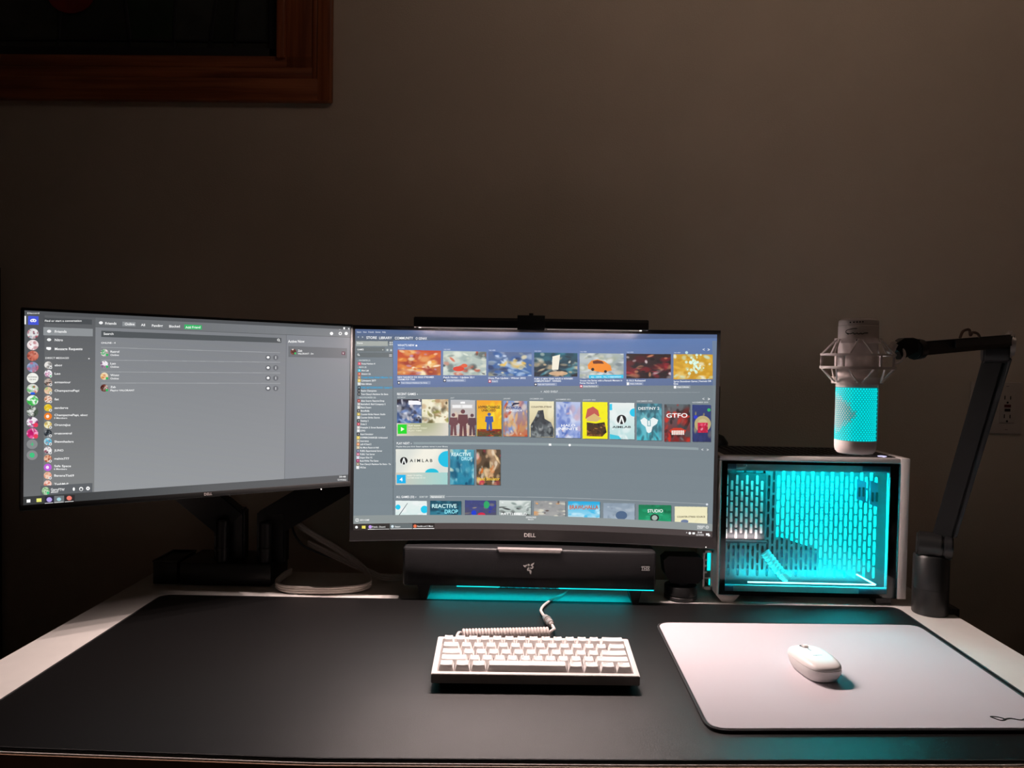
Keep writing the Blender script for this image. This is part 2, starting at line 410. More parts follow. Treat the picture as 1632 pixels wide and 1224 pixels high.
for t, y, w, ic, st in side:
    x = 577.6-(y-590)*.018
    col = {'': (1, 1, 1), 'h': rgb('dfe6e8'), 'b': rgb('29b0ee')}[st]
    if ic is None:
        K.text(571.5, y, '-', 2.4, col); K.text(574, y, t, 2.3, col, w)
    else:
        K.rect(x-5.6, y-2.3, x-.9, y+2.3, rgb(ic)); K.disc(x-3.2, y, 1.2, W_, .6)
        K.text(x, y, t, 2.7, col, w)
K.rect(568.5, 599, 628, 603.5, rgb('2080b0'), .16); K.rect(568.5, 615, 628, 619.6, rgb('2080b0'), .16)
K.rect(628, 553, 628.8, 822, rgb('596468'))
K.text(635.9, 550.4, "WHAT'S NEW", 3.4, W_, 27); K.disc(666, 551, 1.5, W_)
K.text(1117, 560.3, '<', 5, W_, al=.8); K.text(1125, 560.6, '>', 5, W_)
news = [((635.9, 557.6, 705, 597.7), 'c8451c', 'b26a30', 'e8902a f0c070 8e1f12 a03020 f4e2b0 fff4d8 b89ae0 d86a20', 11, ['NEW RAINBOW SIX SIEGE STREAMER', 'CHARMS FOR Y7S4A', "Tom Clancy's Rainbow Six Siege"], '111111'),
        ((708.8, 559.4, 777, 598.1), 'b5c4ba', 'a8b8b4', '8fa4a0 d8dccc 506a6c e0e6da c8d0c0 d8401c 2c3434', 5, ['Patch Notes - Update 22.1', '', 'PUBG: BATTLEGROUNDS'], '111111'),
        ((780.2, 560.9, 848.4, 599.6), '5a6c90', '2c64a8', 'f0c050 c8d8ec 2858a0 182c50 a8c0e0 80909c f0e0b0', 21, ['Dota Plus Update - Winter 2022', '', 'Dota 2'], 'c0283c'),
        ((852.3, 562.6, 920.3, 601), '1c5a6c', '0a141c', '3c8a9c 184a5c 0c2430 f0e6d0 d8b890 102830', 8, ['PUBG X NEW YEAR: HAVE A WINNER!', 'COMPLETE EVENT - WINNERS', 'PUBG: BATTLEGROUNDS'], '111111'),
        ((923.7, 564, 992.8, 604.4), 'a8b4b0', '808c94', 'd8dcd8 c8c8b8 707c80 e0e4e8 a0a890', 14, ['Vroom the Series with a Renault Megane in', 'Forza Horizon 4', 'Forza Horizon 4'], 'd03a5a'),
        ((997, 565.5, 1067, 605), '302624', '200c10', '80181c e8a070 0c0c0e b02030 f0e8e8 18181c 501018', 33, ['0.10.3 Released', '', 'Halo Infinite'], 'e8e8e8'),
        ((1071, 567, 1133, 607), 'c89a2c', 'd09820', 'd8a830 c08c20 e0b040 f0f8f4 c8e8e0', 44, ['Spring Showdown Games | Festivals Off-', 'line', 'Halo Infinite'], 'e8e8e8')]
for (x0, y0, x1, y1), c0, c1, pal, sd, cap, ic in news:
    K.text(x0+.5, y0-2.2, 'THIS WEEK', 1.8, W_, 11, .7)
    sl = (x1-x0)*.022
    K.fill([K.pt(x0, y0), K.pt(x1, y0+sl), K.pt(x1-.4, y1+sl*.2), K.pt(x0-.4, y1)], art(c0, c1, pal, sd, 34, .42))
    K.text(x0, y1+3.2, cap[0], 2.8, W_, min(x1-x0-3, len(cap[0])*1.95))
    if cap[1]: K.text(x0, y1+6.9, cap[1], 2.8, W_, len(cap[1])*1.75)
    yy = y1+(12.2 if cap[1] else 8.2)
    K.rect(x0+4.5, yy-2.4, x0+6+len(cap[2])*1.55, yy+2.4, W_, .22); K.rect(x0, yy-2.3, x0+4, yy+2.3, rgb(ic)); K.disc(x0+2, yy, 1.3, W_)
    K.text(x0+5.5, yy, cap[2], 2.2, W_, len(cap[2])*1.4, .85)
# orange car and the cyan caption in the fifth picture
K.fill([K.pt(*p) for p in ((936, 583), (942, 576), (952, 574), (962, 577), (972, 584), (974, 592), (960, 595), (944, 592), (937, 589))], rgb('f08a1c'))
K.fill([K.pt(*p) for p in ((944, 577), (951, 575.4), (959, 577), (962, 581), (945, 581))], rgb('6a3010')); K.disc(944, 590, 2.4, rgb('1c1410')); K.disc(964, 593.5, 2.2, rgb('1c1410'))
K.rect(938, 599, 992, 604.2, rgb('1cc0ea')); K.text(941, 602, 'ALL - DRIVE - TILL 3 WEDNESDAY', 2.2, W_, 48)
K.disc(890, 596, 15, rgb('d8b088'), .9, 3.5); K.fill([K.pt(*p) for p in ((881, 569), (893, 566), (890, 590), (880, 590))], rgb('f0ead8'))
K.disc(733, 588, 9, rgb('d83a18'), 1, 4); K.disc(742, 583, 5, rgb('e05a30'), 1, 3)
for k in range(40):
    a, b = random.gauss(0, 1), random.gauss(0, 1)
    K.disc(1105+a*7, 585+b*8, random.uniform(.8, 2.6), (.85, 1, .97), .75)
K.text(862, 624.6, '+  ADD SHELF', 3, W_, 27, .75)
K.text(635, 627.6, 'RECENT GAMES', 3.8, W_, 30); K.text(666.5, 627.8, 'v', 2.6, W_)
K.rect(669, 627.6, 1112, 628.3, W_, .22)
K.text(1116, 639.4-1.2, '<', 4.6, W_, al=.75); K.text(1124.5, 638.6, '>', 5, W_)
for x, y, t, w in ((635, 633, 'YESTERDAY', 14), (720, 634, 'JULY', 6), (803.6, 635.5, 'JANUARY', 11), (845, 636, 'DECEMBER 2021', 21), (886, 637.3, 'NOVEMBER 2021', 23), (928, 638.4, 'JANUARY 2022', 20), (1013, 641, 'DECEMBER 2020', 24), (1100, 643.8, 'NOVEMBER 2020', 25)):
    K.text(x, y, t, 2, W_, w, .7)
K.rect(634.8, 636, 673.6, 674, art('181c2c', '4a70b0', '0c0c12 e8e8f0 5a7ab8 d8c8c8 303850 f4f4f4 8098c0', 3, 30, .5))
K.fill([K.pt(653, 638), K.pt(669, 638.6), K.pt(673, 640.5), K.pt(673, 645), K.pt(653.4, 644.6)], (.96, .96, .98))
K.rect(674.6, 636.2, 716.6, 674.3, art('ece6c8', 'f0ead0', 'f4f0da e0d8b0 6a6238 e8e0c0 b08a60 8a8a3c f4f0da 4a4028', 17, 30, .42))
K.rect(634.4, 674, 716.4, 694.4, lambda gx, gy: lerp(rgb('dcd6c8'), rgb('9ea57a'), np.clip(np.sin(gx*3.3)*(.9-gy*.6), 0, 1)))
K.rect(635.8, 676, 650.3, 691, rgb('10d820')); K.fill([K.pt(*p) for p in ((641, 680), (646.6, 683.5), (641, 687))], (1, 1, .9))
K.text(653, 677.8, 'PLAY AGAIN', 2.4, (1, 1, .9), 19); K.text(653, 682, 'LAST PLAYED TODAY', 2, (1, 1, .9), 30, .8); K.text(653, 686, 'PLAY TIME', 2, (1, 1, .9), 21, .7)
def card(x0, y0, x1, y1, c0, c1, pal, sd, n=28, big=.45):
    sl = (x1-x0)*.02
    K.fill([K.pt(x0+1, y0+1), K.pt(x1+1, y0+sl+1), K.pt(x1+.6, y1+sl+1), K.pt(x0+.6, y1+1)], (.2, .23, .25), .5)
    K.fill([K.pt(x0, y0), K.pt(x1, y0+sl), K.pt(x1-.3, y1+sl), K.pt(x0-.3, y1)], art(c0, c1, pal, sd, n, big) if pal else rgb(c0))
def figure(cx, y0, h, col, w=1.):
    K.disc(cx, y0+h*.09, h*.08*w, rgb(col)); K.fill([K.pt(*p) for p in ((cx-h*.17*w, y0+h*.2), (cx+h*.17*w, y0+h*.2), (cx+h*.2*w, y0+h*.5), (cx+h*.12*w, y0+h*.55), (cx+h*.14*w, y0+h), (cx+h*.03*w, y0+h), (cx, y0+h*.6), (cx-h*.03*w, y0+h), (cx-h*.14*w, y0+h), (cx-h*.12*w, y0+h*.55), (cx-h*.2*w, y0+h*.5))], rgb(col))
card(720, 637, 759, 694.5, 'b8bcc0', 'd8b8a0', 'c8c8c8 d8ccc0 e0c8b0 c0c0c4', 2, 10)
for cx, y0, h, c in ((724.5, 658, 36, '70484c'), (754, 659, 35, '5c4048'), (739.5, 652, 43, '6a4044')): figure(cx, y0, h, c)
K.rect(735.5, 640.3, 743, 643.2, W_, .9); K.rect(722.4, 645, 754.6, 650.6, W_, .5); K.rect(723.4, 645.6, 736, 649.8, W_, .55); K.rect(739, 645.9, 753.6, 650, W_, .55)
card(761.5, 638, 800.4, 695, 'f0a018', 'f0c810', 'f8d810 f4b810 f8e030 f0a020 f8d810', 4, 14)
K.rect(762, 684, 800, 695.5, art('a03018', '405030', 'c02018 506038 303020 d8c030 803018', 4, 18, .4)); figure(781, 658, 28, '3858a8', 1.2)
K.text(764, 649, 'HYPERCHARGE', 4.6, rgb('2a2018'), 34); K.text(769, 654, 'UNBOXED', 3.6, rgb('302818'), 22)
card(803.5, 639, 841, 695.5, '7898d0', 'c86a40', 'a8c0e8 6888c8 e0d0c0 c89a60 e8b070 b83a20 d87a40', 9)
K.fill([K.pt(*p) for p in ((819, 642.4), (829, 642.2), (827.5, 644.4), (821.5, 645.2), (817, 647.8), (816, 647.6))], rgb('1c2444')); K.text(808, 650, 'FORZA', 3.6, rgb('284078'), 24); K.text(808, 654.5, 'HORIZON 4', 3, W_, 24)
card(844.3, 639.6, 882.8, 697, 'ece4c0', 'c8b890', 'ece4c0 e8deb8 f0e8c8', 5, 6)
K.fill([K.pt(*p) for p in ((846, 697), (846, 678), (852, 668), (858, 655), (866, 654), (868, 668), (878, 674), (882, 684), (882, 697))], art('383c40', '50585c', '20282c 687074 909898 303438 b0b4b4', 6, 24, .4))
K.text(847, 649, 'COUNTER-STRIKE', 2.6, rgb('585040'), 32)
card(886, 641, 924.6, 698.5, 'b8c4e4', '7890d0', 'd0d8f0 6078c0 a0b0e0 4060b0 e8ecf8 c8a8b8', 7)
K.text(894, 678.7, 'HALO', 4, W_, 22); K.text(889, 684, 'INFINITE', 4.2, W_, 31)
card(927.5, 641.5, 966.8, 700, 'f4ec08', '', '', 7)
K.fill([K.pt(*p) for p in ((932, 668), (935, 653), (944, 649), (952, 655), (954, 664), (944, 668))], rgb('c05a50')); K.fill([K.pt(*p) for p in ((934, 667), (946, 660), (957, 668), (950, 673), (934, 672))], rgb('d8b878'))
K.fill([K.pt(*p) for p in ((934, 674), (948, 676), (962, 674), (965, 690), (958, 697), (934, 696))], art('3a3020', '5a3818', '201810 8a5828 c88a40 403018', 12, 20, .4))
card(970, 643, 1009, 701, 'e8eeec', 'b8dcdc', 'f0f4f2 e8f0f0 d8e8e8 f4f8f8', 7, 8)
K.disc(1008, 659, 6.5, rgb('18c4ea')); K.rect(1009.2, 650, 1012, 668, rgb('77848a')); K.rect(970, 645, 974, 655, rgb('30c8ea')); K.fill([K.pt(*p) for p in ((970, 693), (984, 696), (988, 701.3), (970, 700.6))], rgb('40c4dc'))
def mark(cx, cy, r):
    K.disc(cx, cy, r, rgb('14181a')); K.fill([K.pt(cx-r*.15, cy-r*.75), K.pt(cx+r*.15, cy-r*.75), K.pt(cx+r*.62, cy+r*.8), K.pt(cx+r*.3, cy+r*.95), K.pt(cx, cy-r*.1), K.pt(cx-r*.3, cy+r*.95), K.pt(cx-r*.62, cy+r*.8)], rgb('eef2f0')); K.disc(cx, cy+r*.72, r*.28, rgb('14181a'))
mark(988.5, 670, 7.5); K.text(974, 681.8, 'AIMLAB', 3.4, rgb('283034'), 29)
card(1012.4, 644.5, 1051.7, 703, '3c6c7c', '48bccc', '5898a8 30606c 80c8d0 2c5460 60b8c8', 15)
K.text(1015, 652.5, 'DESTINY 2', 4.4, W_, 33)
K.fill([K.pt(*p) for p in ((1018, 671), (1024, 667), (1031, 672), (1038, 667), (1046, 671), (1044, 677), (1037, 682), (1035, 690), (1031, 692), (1028, 690), (1026, 682), (1020, 677))], rgb('eaf2f2')); K.rect(1029, 671, 1034, 681, rgb('4a98a4')); K.rect(1030, 672, 1033, 680, rgb('eaf2f2'))
card(1055.7, 646, 1096.3, 705.5, '58686c', '801c1c', '3c4448 707878 201c1c b8241c d83020 484c50 241414', 19)
K.text(1059, 664, 'GTFO', 7, W_, 33)
K.fill([K.pt(*p) for p in ((1063, 688), (1070, 684), (1082, 684), (1090, 688), (1086, 694), (1068, 694))], rgb('c83a24'))
for k in range(7): K.rect(1067+k*2.9, 688, 1069.2+k*2.9, 695, rgb('f0e8e0')) 
card(1099.8, 647.5, 1129, 706, '304078', '28305c', 'b0a070 283870 a8985c 303c70', 27, 8)
K.disc(1116, 678, 13, rgb('b8a878')); K.disc(1116, 678, 8, rgb('c8b888')); K.disc(1126, 656, 2.6, rgb('38b868'))
K.rect(1108, 676, 1124, 692, art('d82850', 'b01838', 'e84868 d82850 901830 f0c0c8', 71, 10, .5))
K.disc(1105, 667, 3, rgb('2838c8'))
K.text(634, 706, 'PLAY NEXT', 3.7, W_, 21); K.text(656.5, 706.2, 'v', 2.6, W_)
K.fill([K.pt(661, 704.2), K.pt(860, 706.6), K.pt(1109, 715.6), K.pt(1109, 719.4), K.pt(860, 710.4), K.pt(661, 707.8)], rgb('909ea2'))
K.rect(874.2, 707.6, 878.2, 711, W_); K.disc(907, 710.2, 1.9, W_)
K.text(1113.5, 718.6, '<', 4.4, W_, al=.8); K.text(1122, 719, '>', 4.4, W_, al=.8)
K.text(633.5, 711.2, "Playlist that you think Steam updates games in your library", 2.3, (.9, .92, .92), 83)
K.rect(632.6, 715.4, 715.3, 753, lambda gx, gy: lerp(rgb('f2efe2'), rgb('cfd6d2'), np.clip(np.sin(gx*7+gy*2)*.4+.3, 0, 1)))
K.disc(714.5, 731.6, 14.5, rgb('18c0e4'), 1, 13); K.rect(715.6, 716, 719, 750, rgb('7b878d')); K.disc(690, 754, 11, rgb('18c0dc'), 1, 7.5)
K.rect(632.2, 753, 714.8, 772.4, lambda gx, gy: lerp(rgb('cfc9bb'), rgb('a4d4d0'), gx)); K.rect(634, 756.4, 648.4, 770, rgb('18b4ec')); K.text(638.6, 763.6, '4', 6, W_, 5)
K.text(651, 757.4, 'READY TO INSTALL', 2.2, (1, 1, .95), 24, .9); K.text(651, 761.4, 'PLAYTIME: NONE YET YET', 2, (1, 1, .95), 29, .8)
mark(645.5, 734, 6); K.text(655, 733.6, 'A I M L A B', 5, rgb('2a3234'), 36)
card(719, 716, 756.8, 772.4, '50a0b4', '2080a0', '2c88a8 70b8c8 185878 a8d8e0 3c90b0 e0e8d0 0c4868', 31)
K.text(721, 724, 'REACTIVE', 5.6, (.9, 1, 1), 31); K.text(737, 731, 'DROP', 5.6, (.75, .95, 1), 17)
card(760.6, 716, 798.3, 773, '584838', '685038', 'e0b890 e87028 f0d0a0 c83050 d89060 403020 f0e0c8 2c3830', 37)
K.text(762, 763.4, 'Hand Simulator', 5.2, rgb('f4c83a'), 35)
K.text(633, 791.6, 'ALL GAMES (33)', 3.5, W_, 29); K.text(663.5, 791.7, 'v', 2.6, W_); K.text(670, 791.8, 'SORT BY', 2.8, (.88, .9, .9), 14)
K.rect(686.5, 789.2, 710.4, 794.2, rgb('a8b0b2')); K.text(688, 791.8, 'Alphabetical  v', 2.5, W_, 21)
K.fill([K.pt(712, 791), K.pt(860, 793), K.pt(1120, 805), K.pt(1120, 805.8), K.pt(860, 793.9), K.pt(712, 792)], W_, .3); K.disc(1121.5, 806, 1.8, (.95, .97, 1), .8)
rows = [(632, 797.6, 682, 821, 'e8f0ee', 'd8ecea', 'f0f4f4 e4efee', 1), (687, 798, 736.3, 821, '1c4c60', '2c7890', '2c6c80 183c50 3c88a0', 2), (742, 797.6, 790.8, 821.4, '404880', '505068', '3c4480 484c88 b0a078 2030c0', 3),
        (796, 798, 845.6, 822.5, 'd8e0dc', 'a8b4b0', 'e8ece8 303434 80908c f0f4f4 485050', 4), (850.5, 799, 899.4, 823.6, '989898', 'a0a0a0', 'b0b0ac 888c8c e8e4d0 e8a060 f0ecd8 584844', 5),
        (903.7, 800, 953.5, 826, '20a8e0', 'b8e0f0', '40b8e8 80d0f0 d0f0fc', 6), (959, 803, 1008, 829, '8c9cac', 'a0b0c0', '98a8b8 b0bcc8 8898a8', 7), (1014, 806, 1065, 832, '187850', '1c9868', '20a070 106040 38b080', 8), (1070.7, 809, 1122, 836, 'eee8c0', 'f2ecc8', 'f0eac4 ece6bc', 9)]
for x0, y0, x1, y1, c0, c1, pal, sd in rows: card(x0, y0, x1, y1, c0, c1, pal, sd, 14)
K.disc(636, 808, 4, rgb('20c8ee')); K.disc(678, 812, 6, rgb('20c8ee')); K.rect(682.2, 800, 685, 822, rgb('7f8c94')); K.fill([K.pt(637, 821), K.pt(651, 801.5), K.pt(651.6, 802), K.pt(638.4, 821)], rgb('586068'))
K.text(690, 806.5, 'REACTIVE', 6.4, (.85, 1, 1), 39); K.text(710, 815.5, 'DROP', 6.4, (.6, .95, 1), 21)
K.disc(776, 805, 4.5, rgb('30a868'), 1, 6); K.disc(756, 818, 4, rgb('2040d0')); K.disc(768, 821, 6, rgb('d02848'), 1, 3.5)
K.text(799, 820, 'BATTLEFIELD', 4.4, W_, 40); K.text(906, 809.5, 'BRAWLHALLA', 6.6, rgb('c8501c'), 45); K.disc(987, 823, 9, rgb('506888'), 1, 7)
K.text(1028, 815.8, 'STUDIO', 5.2, W_, 24); K.disc(1039, 827, 7, rgb('283430'), 1, 6); K.disc(1039, 827, 4.4, rgb('a8b8b0'), 1, 4)
K.text(1074, 825.5, 'COUNTER-STRIKE: SOURCE', 2.8, rgb('686048'), 44); K.disc(1086, 833, 6, rgb('7080a0'), 1, 3)
K.fill([K.pt(560, 821.2), K.pt(735, 821.2), K.pt(850, 822.6), K.pt(990, 829), K.pt(1145, 838.4), K.pt(1145, 862), K.pt(990, 862), K.pt(560, 862)], rgb('8f9797'))
K.rect(568, 826, 572.5, 830.6, W_); K.rect(568.8, 826.9, 571.7, 829.7, rgb('8f9797')); K.text(574.5, 828.2, 'ADD A GAME', 2.5, W_, 15.5)
K.text(837.8, 825.6, 'DOWNLOADS', 2.6, W_, 15.8); K.text(841, 828.8, 'Manage', 2.1, W_, 8.6, .85)
K.text(1106, 840.8, 'FRIENDS', 2.6, W_, 11.5); K.text(1106, 843.5, '& CHAT', 2.6, W_, 9); K.disc(1121.4, 842.3, 2.4, W_); K.disc(1121.4, 842.3, 1.8, rgb('8f9797')); K.text(1120.4, 842.2, '+', 2.6, W_)
# task bar: bottom strip of the screen
K.fill([(0, 1296*.971), (2304, 1296*.971), (2304, 1296), (0, 1296)], rgb('4a4140'))
K.rect(560, 834.6, 622.8, 848, rgb('35312f')); K.rect(622.8, 834.4, 658.8, 848, rgb('687072')); K.rect(658.8, 834.4, 694, 848, rgb('302a28'))
K.disc(569.4, 839.7, 2.2, W_); K.rect(578, 837.4, 584, 842, rgb('f4e468')); K.disc(591.4, 839.4, 2.7, rgb('c8a0f0')); K.text(594.5, 839.3, 'Friends - Discord', 2.8, W_, 21)
K.disc(627, 839, 2.2, rgb('d8e8f0')); K.text(631, 839.2, 'Steam', 2.6, W_, 8.5); K.disc(663, 838.7, 2.7, rgb('f07850')); K.text(666.6, 838.8, 'Reddit and 3 More', 2.6, W_, 25)
K.rect(587.8, 842.8, 622, 843.7, W_); K.rect(624, 842.4, 658, 843.3, W_, .9); K.rect(659.4, 842, 693.4, 843, W_)
K.text(1088, 851.4, '^', 3.4, W_); K.disc(1094, 851.8, 2.1, W_); K.rect(1098, 850.4, 1102, 853.6, W_); K.text(1106, 850.4, '20:48', 2.8, W_, 7.2); K.text(1104, 854.4, '12/19/2022', 2.8, W_, 12); K.rect(1119.4, 852, 1124.4, 855.4, W_); K.rect(1122.5, 854, 1125.8, 856.6, W_)
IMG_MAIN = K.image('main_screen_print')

# ---- side (flat) screen: homography of its four corners
def homog(src):
    dst = [(0, 0), (1, 0), (1, 1), (0, 1)]; A = []; b = []
    for (x, y), (u, v) in zip(src, dst):
        A.append([x, y, 1, 0, 0, 0, -u*x, -u*y]); b.append(u); A.append([0, 0, 0, x, y, 1, -v*x, -v*y]); b.append(v)
    h = np.linalg.solve(np.array(A), np.array(b))
    def f(x, y):
        w = h[6]*x+h[7]*y+1; return (h[0]*x+h[1]*y+h[2])/w, (h[3]*x+h[4]*y+h[5])/w
    return f
L = Canvas(2304, 1296, homog([(38.3, 494.3), (558.8, 521.3), (554.9, 766.8), (38, 805)]))
def a1(x, y): return 20+x/3.4964, 470+y/3.4964
def a2(x, y): return 290+x/3.6, 480+y/3.6
def lp(f, *pts): return [L.pt(*f(*p)) for p in pts]
L.a[:] = lerp(rgb('7b7e83'), rgb('989b9e'), np.linspace(0, 1, 1296, dtype=np.float32)[:, None]*np.ones((1, 2304), np.float32)*.75+np.linspace(.25, 0, 2304, dtype=np.float32)[None])  # backlight glow graded into the screen colour, in the columns below too
U = lambda x0, y0, x1, y1, c, al=1.: L.fill([(x0*2304, y0*1296), (x1*2304, y0*1296), (x1*2304, y1*1296), (x0*2304, y1*1296)], c, al)
U(0, 0, 1, .019, rgb('55575a'))                                           # window title strip
U(0, .019, .0495, .957, lambda gx, gy: lerp(rgb('54565a'), rgb('6d6f71'), gy))    # server column
U(.0495, .019, .181, .957, lambda gx, gy: lerp(rgb('5f6164'), rgb('808283'), gy)) # list column
U(.181, .019, .765, .068, lambda gx, gy: lerp(rgb('696c6f'), rgb('7d8084'), gx)); U(.765, .019, 1, .068, rgb('7b7f83'))
U(.181, .068, 1, .0705, rgb('55585a')); U(.765, .0705, 1, .957, rgb('82868c'), .8); U(.764, .0705, .7655, .957, rgb('696c72'))
L.text(*a1(80, 100), 'Discord', 2.4, W_, 19)
L.fill(lp(a1, (62, 115), (72, 116), (72, 163), (62, 162)), W_)
L.fill(lp(a1, (84, 116), (142, 118), (143, 166), (84, 165)), rgb('4a5ad8')); 
cx, cy = a1(113, 142); L.disc(cx, cy, 5, W_, 1, 2.8); L.disc(cx-2, cy, 1, rgb('4a5ad8')); L.disc(cx+2, cy, 1, rgb('4a5ad8')); L.disc(cx, cy+3, 2.4, rgb('4a5ad8'), 1, 1.1)
def ava(f, x, y, r, c0, pal, sd, ry=None):
    p = f(x, y); L.disc(p[0], p[1], r, art(c0, c0, pal, sd, 12, .6), 1, ry)
servers = [(215, 'd8d8d8', '803040 c84a50 202840 f0f0f0'), (278, 'f0e8e8', 'b87078 e8d0d0 f8f8f8'), (339, 'b86050', '703028 e8b0a0 d8806c'), (402, '8898c0', '607098 c0c8d8 d06070'), (463, 'f4f4ee', 'f0f0ea e8e8e0'),
           (525, 'd8d8d0', '4aa050 58b060 f0f0f0 c04030'), (588, 'f0f8f0', '30b040 28a838 48c058'), (650, '505c50', '283028 f0f0ec d0d4d0'), (710, 'f4f0f4', '402040 c02878 f0e0f0 601848'), (772, 'e8589a', 'c81868 f8a0c8 f0f0f0 a81058')]
for i, (y, c0, pal) in enumerate(servers): ava(a1, 111, y, 9.3, c0, pal, 50+i, 8.3)
L.text(*a1(86, 457), 'NOTHING', 1.6, (.35, .35, .35), 14); L.text(*a1(92, 471), 'TO SAY', 1.6, (.35, .35, .35), 11)
p = a1(112, 549); L.disc(*p, 4, rgb('2860e0'), 1, 2)
for y in (725, 788): L.disc(*a1(130, y), 3.6, rgb('e8405c')); 
for y, g in ((832, '+'), (893, '')):
    L.disc(*a1(110, y), 8.8, rgb('8a8c8e'), 1, 7.8)
L.fill(lp(a1, (100, 831), (121, 830), (121, 834), (100, 835)), rgb('3cc880')); L.fill(lp(a1, (108.6, 821), (112.4, 821), (112.4, 844), (108.6, 844)), rgb('3cc880'))
L.disc(*a1(110, 893), 4, rgb('3cc880')); L.fill(lp(a1, (104, 899), (112, 889), (116, 887), (108, 897)), rgb('8a8c8e'))
L.fill(lp(a1, (172, 126), (442, 137), (442, 165), (172, 156)), rgb('4d5053')); L.text(*a1(178, 143), 'Find or start a conversation', 3.2, W_, 60)
L.fill(lp(a1, (170, 178), (447, 189), (447, 231), (170, 224)), rgb('909497'))
for y, t, w in ((203, 'Friends', 19), (250, 'Nitro', 13), (300, 'Message Requests', 45)):
    L.text(*a1(234, y), t, 4.2, W_, w); L.disc(*a1(202, y-1), 3.4, W_, .9, 2.4)
L.fill(lp(a1, (187, 290), (213, 291), (213, 304), (187, 303)), W_)
L.text(*a1(182, 351), 'DIRECT MESSAGES', 3, (.93, .93, .93), 38); L.text(*a1(421, 355), '+', 4, W_)
dms = [(391, 'ebog', 12, 'e8e4e0', '606060 b0a8a0 f0f0f0'), (438, 'Lao', 9.3, 'f0e8f0', '604060 e0a0c0 f8f8f8'), (486, 'eggsaviour', 26, 'b8a8a0', '402828 e8c0b0 201818'), (533, 'ChampagnePapi', 40, 'e8c0a0', 'a8c080 f0a080 e8e0d0'), (581, 'fat', 7, 'f0d8c8', 'a05030 c88868 f0f0f0'),
       (629, 'sanderve', 22, 'e8c028', 'd0a820 f0d850 b08c18'), (669, 'ChampagnePapi, ebog', 54, 'f08028', 'f08028'), (724, 'OrangeJuz', 26, 'f0e8c0', 'e0b840 f8f8e8 806020'), (771, 'cruzcontrol', 28, '384048', 'f0f0f0 202428 e8e8e8'), (817, 'Shawshaders', 31, '58b0d0', 'f0f0f0 c04840 80c8e0 e8e8e8'),
       (866, 'JUNO', 14.6, 'f0f0f0', '803848 e8e8e8 503040'), (912, 'malvin777', 24, 'e0a888', 'a03820 f0c8b0 702818'), (953, 'Safe Space', 27, 'c060d8', 'c060d8'), (1006, 'BananaTis69', 32, 'f0c8b0', 'e08870 f0e0d0 d8a080'), (1053, 'YushMaP', 23, 'f0c0b0', 'c05040 f8f0f0')]
for i, (y, t, w, c0, pal) in enumerate(dms):
    two = t in ('ChampagnePapi, ebog', 'Safe Space'); yy = y+8 if two else y
    ava(a1, 198, yy, 6.3, c0, pal, 80+i, 5.8)
    if two: L.disc(*a1(196, yy), 2.6, W_, .85)
    else: L.disc(*a1(212, yy+14), 2.2, W_); L.disc(*a1(212, yy+14), 1.4, rgb('40b070') if i == 1 else rgb('85888a'))
    L.text(*a1(234, y), t, 3.5, W_, w)
    if two: L.text(*a1(232, y+17), '3 Members' if 'C' in t else '6 Members', 2.5, W_, 21)
L.fill(lp(a1, (158, 1064), (448, 1048), (448, 1102), (158, 1118)), rgb('5f6266'))
ava(a1, 187, 1092, 6.3, 'b0d0a8', 'f0f0e8 609060 406048 e8e8d8', 97); L.disc(*a1(200, 1103), 2.3, rgb('40c080'))
L.text(*a1(216, 1084), 'GarryFTW', 4.2, W_, 22); L.text(*a1(216, 1098), '#0357', 2.8, W_, 12)
L.disc(*a1(344, 1082), 1.8, W_, 1, 2.8); L.disc(*a1(385, 1081), 3.2, W_); L.disc(*a1(385, 1083), 2, rgb('5f6266')); L.disc(*a1(423, 1078), 3, W_); L.disc(*a1(423, 1078), 1, rgb('5f6266'))
# top row
L.disc(*a1(492, 155), 3.2, W_, .9, 2.4)
L.text(*a1(516, 158), 'Friends', 4.2, W_, 18); L.fill(lp(a1, (612, 149), (686, 152), (686, 176), (612, 174)), rgb('8d9194'))
for x, y, t, w in ((626, 162, 'Online', 15.5), (716, 167, 'All', 6.5), (777, 171, 'Pending', 17.5), (874, 175, 'Blocked', 17)): L.text(*a1(x, y), t, 4, W_, w)
L.fill(lp(a2, (15, 134), (115, 139), (115, 164), (15, 160)), rgb('35b866')); L.text(*a2(21, 150), 'Add Friend', 3.8, W_, 24)
L.fill([L.pt(*a1(494, 199)), L.pt(*a2(572, 213)), L.pt(*a2(572, 241)), L.pt(*a1(494, 234))], rgb('54585b'))
L.text(*a1(507, 216), 'Search', 3.8, W_, 16); L.disc(*a2(555, 224), 2, W_); L.disc(*a2(555, 224), 1.2, rgb('54585b')); L.fill(lp(a2, (559, 228), (561, 227), (566, 234), (564, 235)), W_)
L.text(*a1(494, 267), 'ONLINE - 4', 2.7, W_, 23)
for ya, yb in ((291, 296), (362, 351), (428, 412), (490, 472)):
    A, B = a1(494, ya), a2(565, yb)
    L.fill([L.pt(*A), L.pt(*B), L.pt(B[0], B[1]+.7), L.pt(A[0], A[1]+.7)], rgb('b4b7ba'), .75)
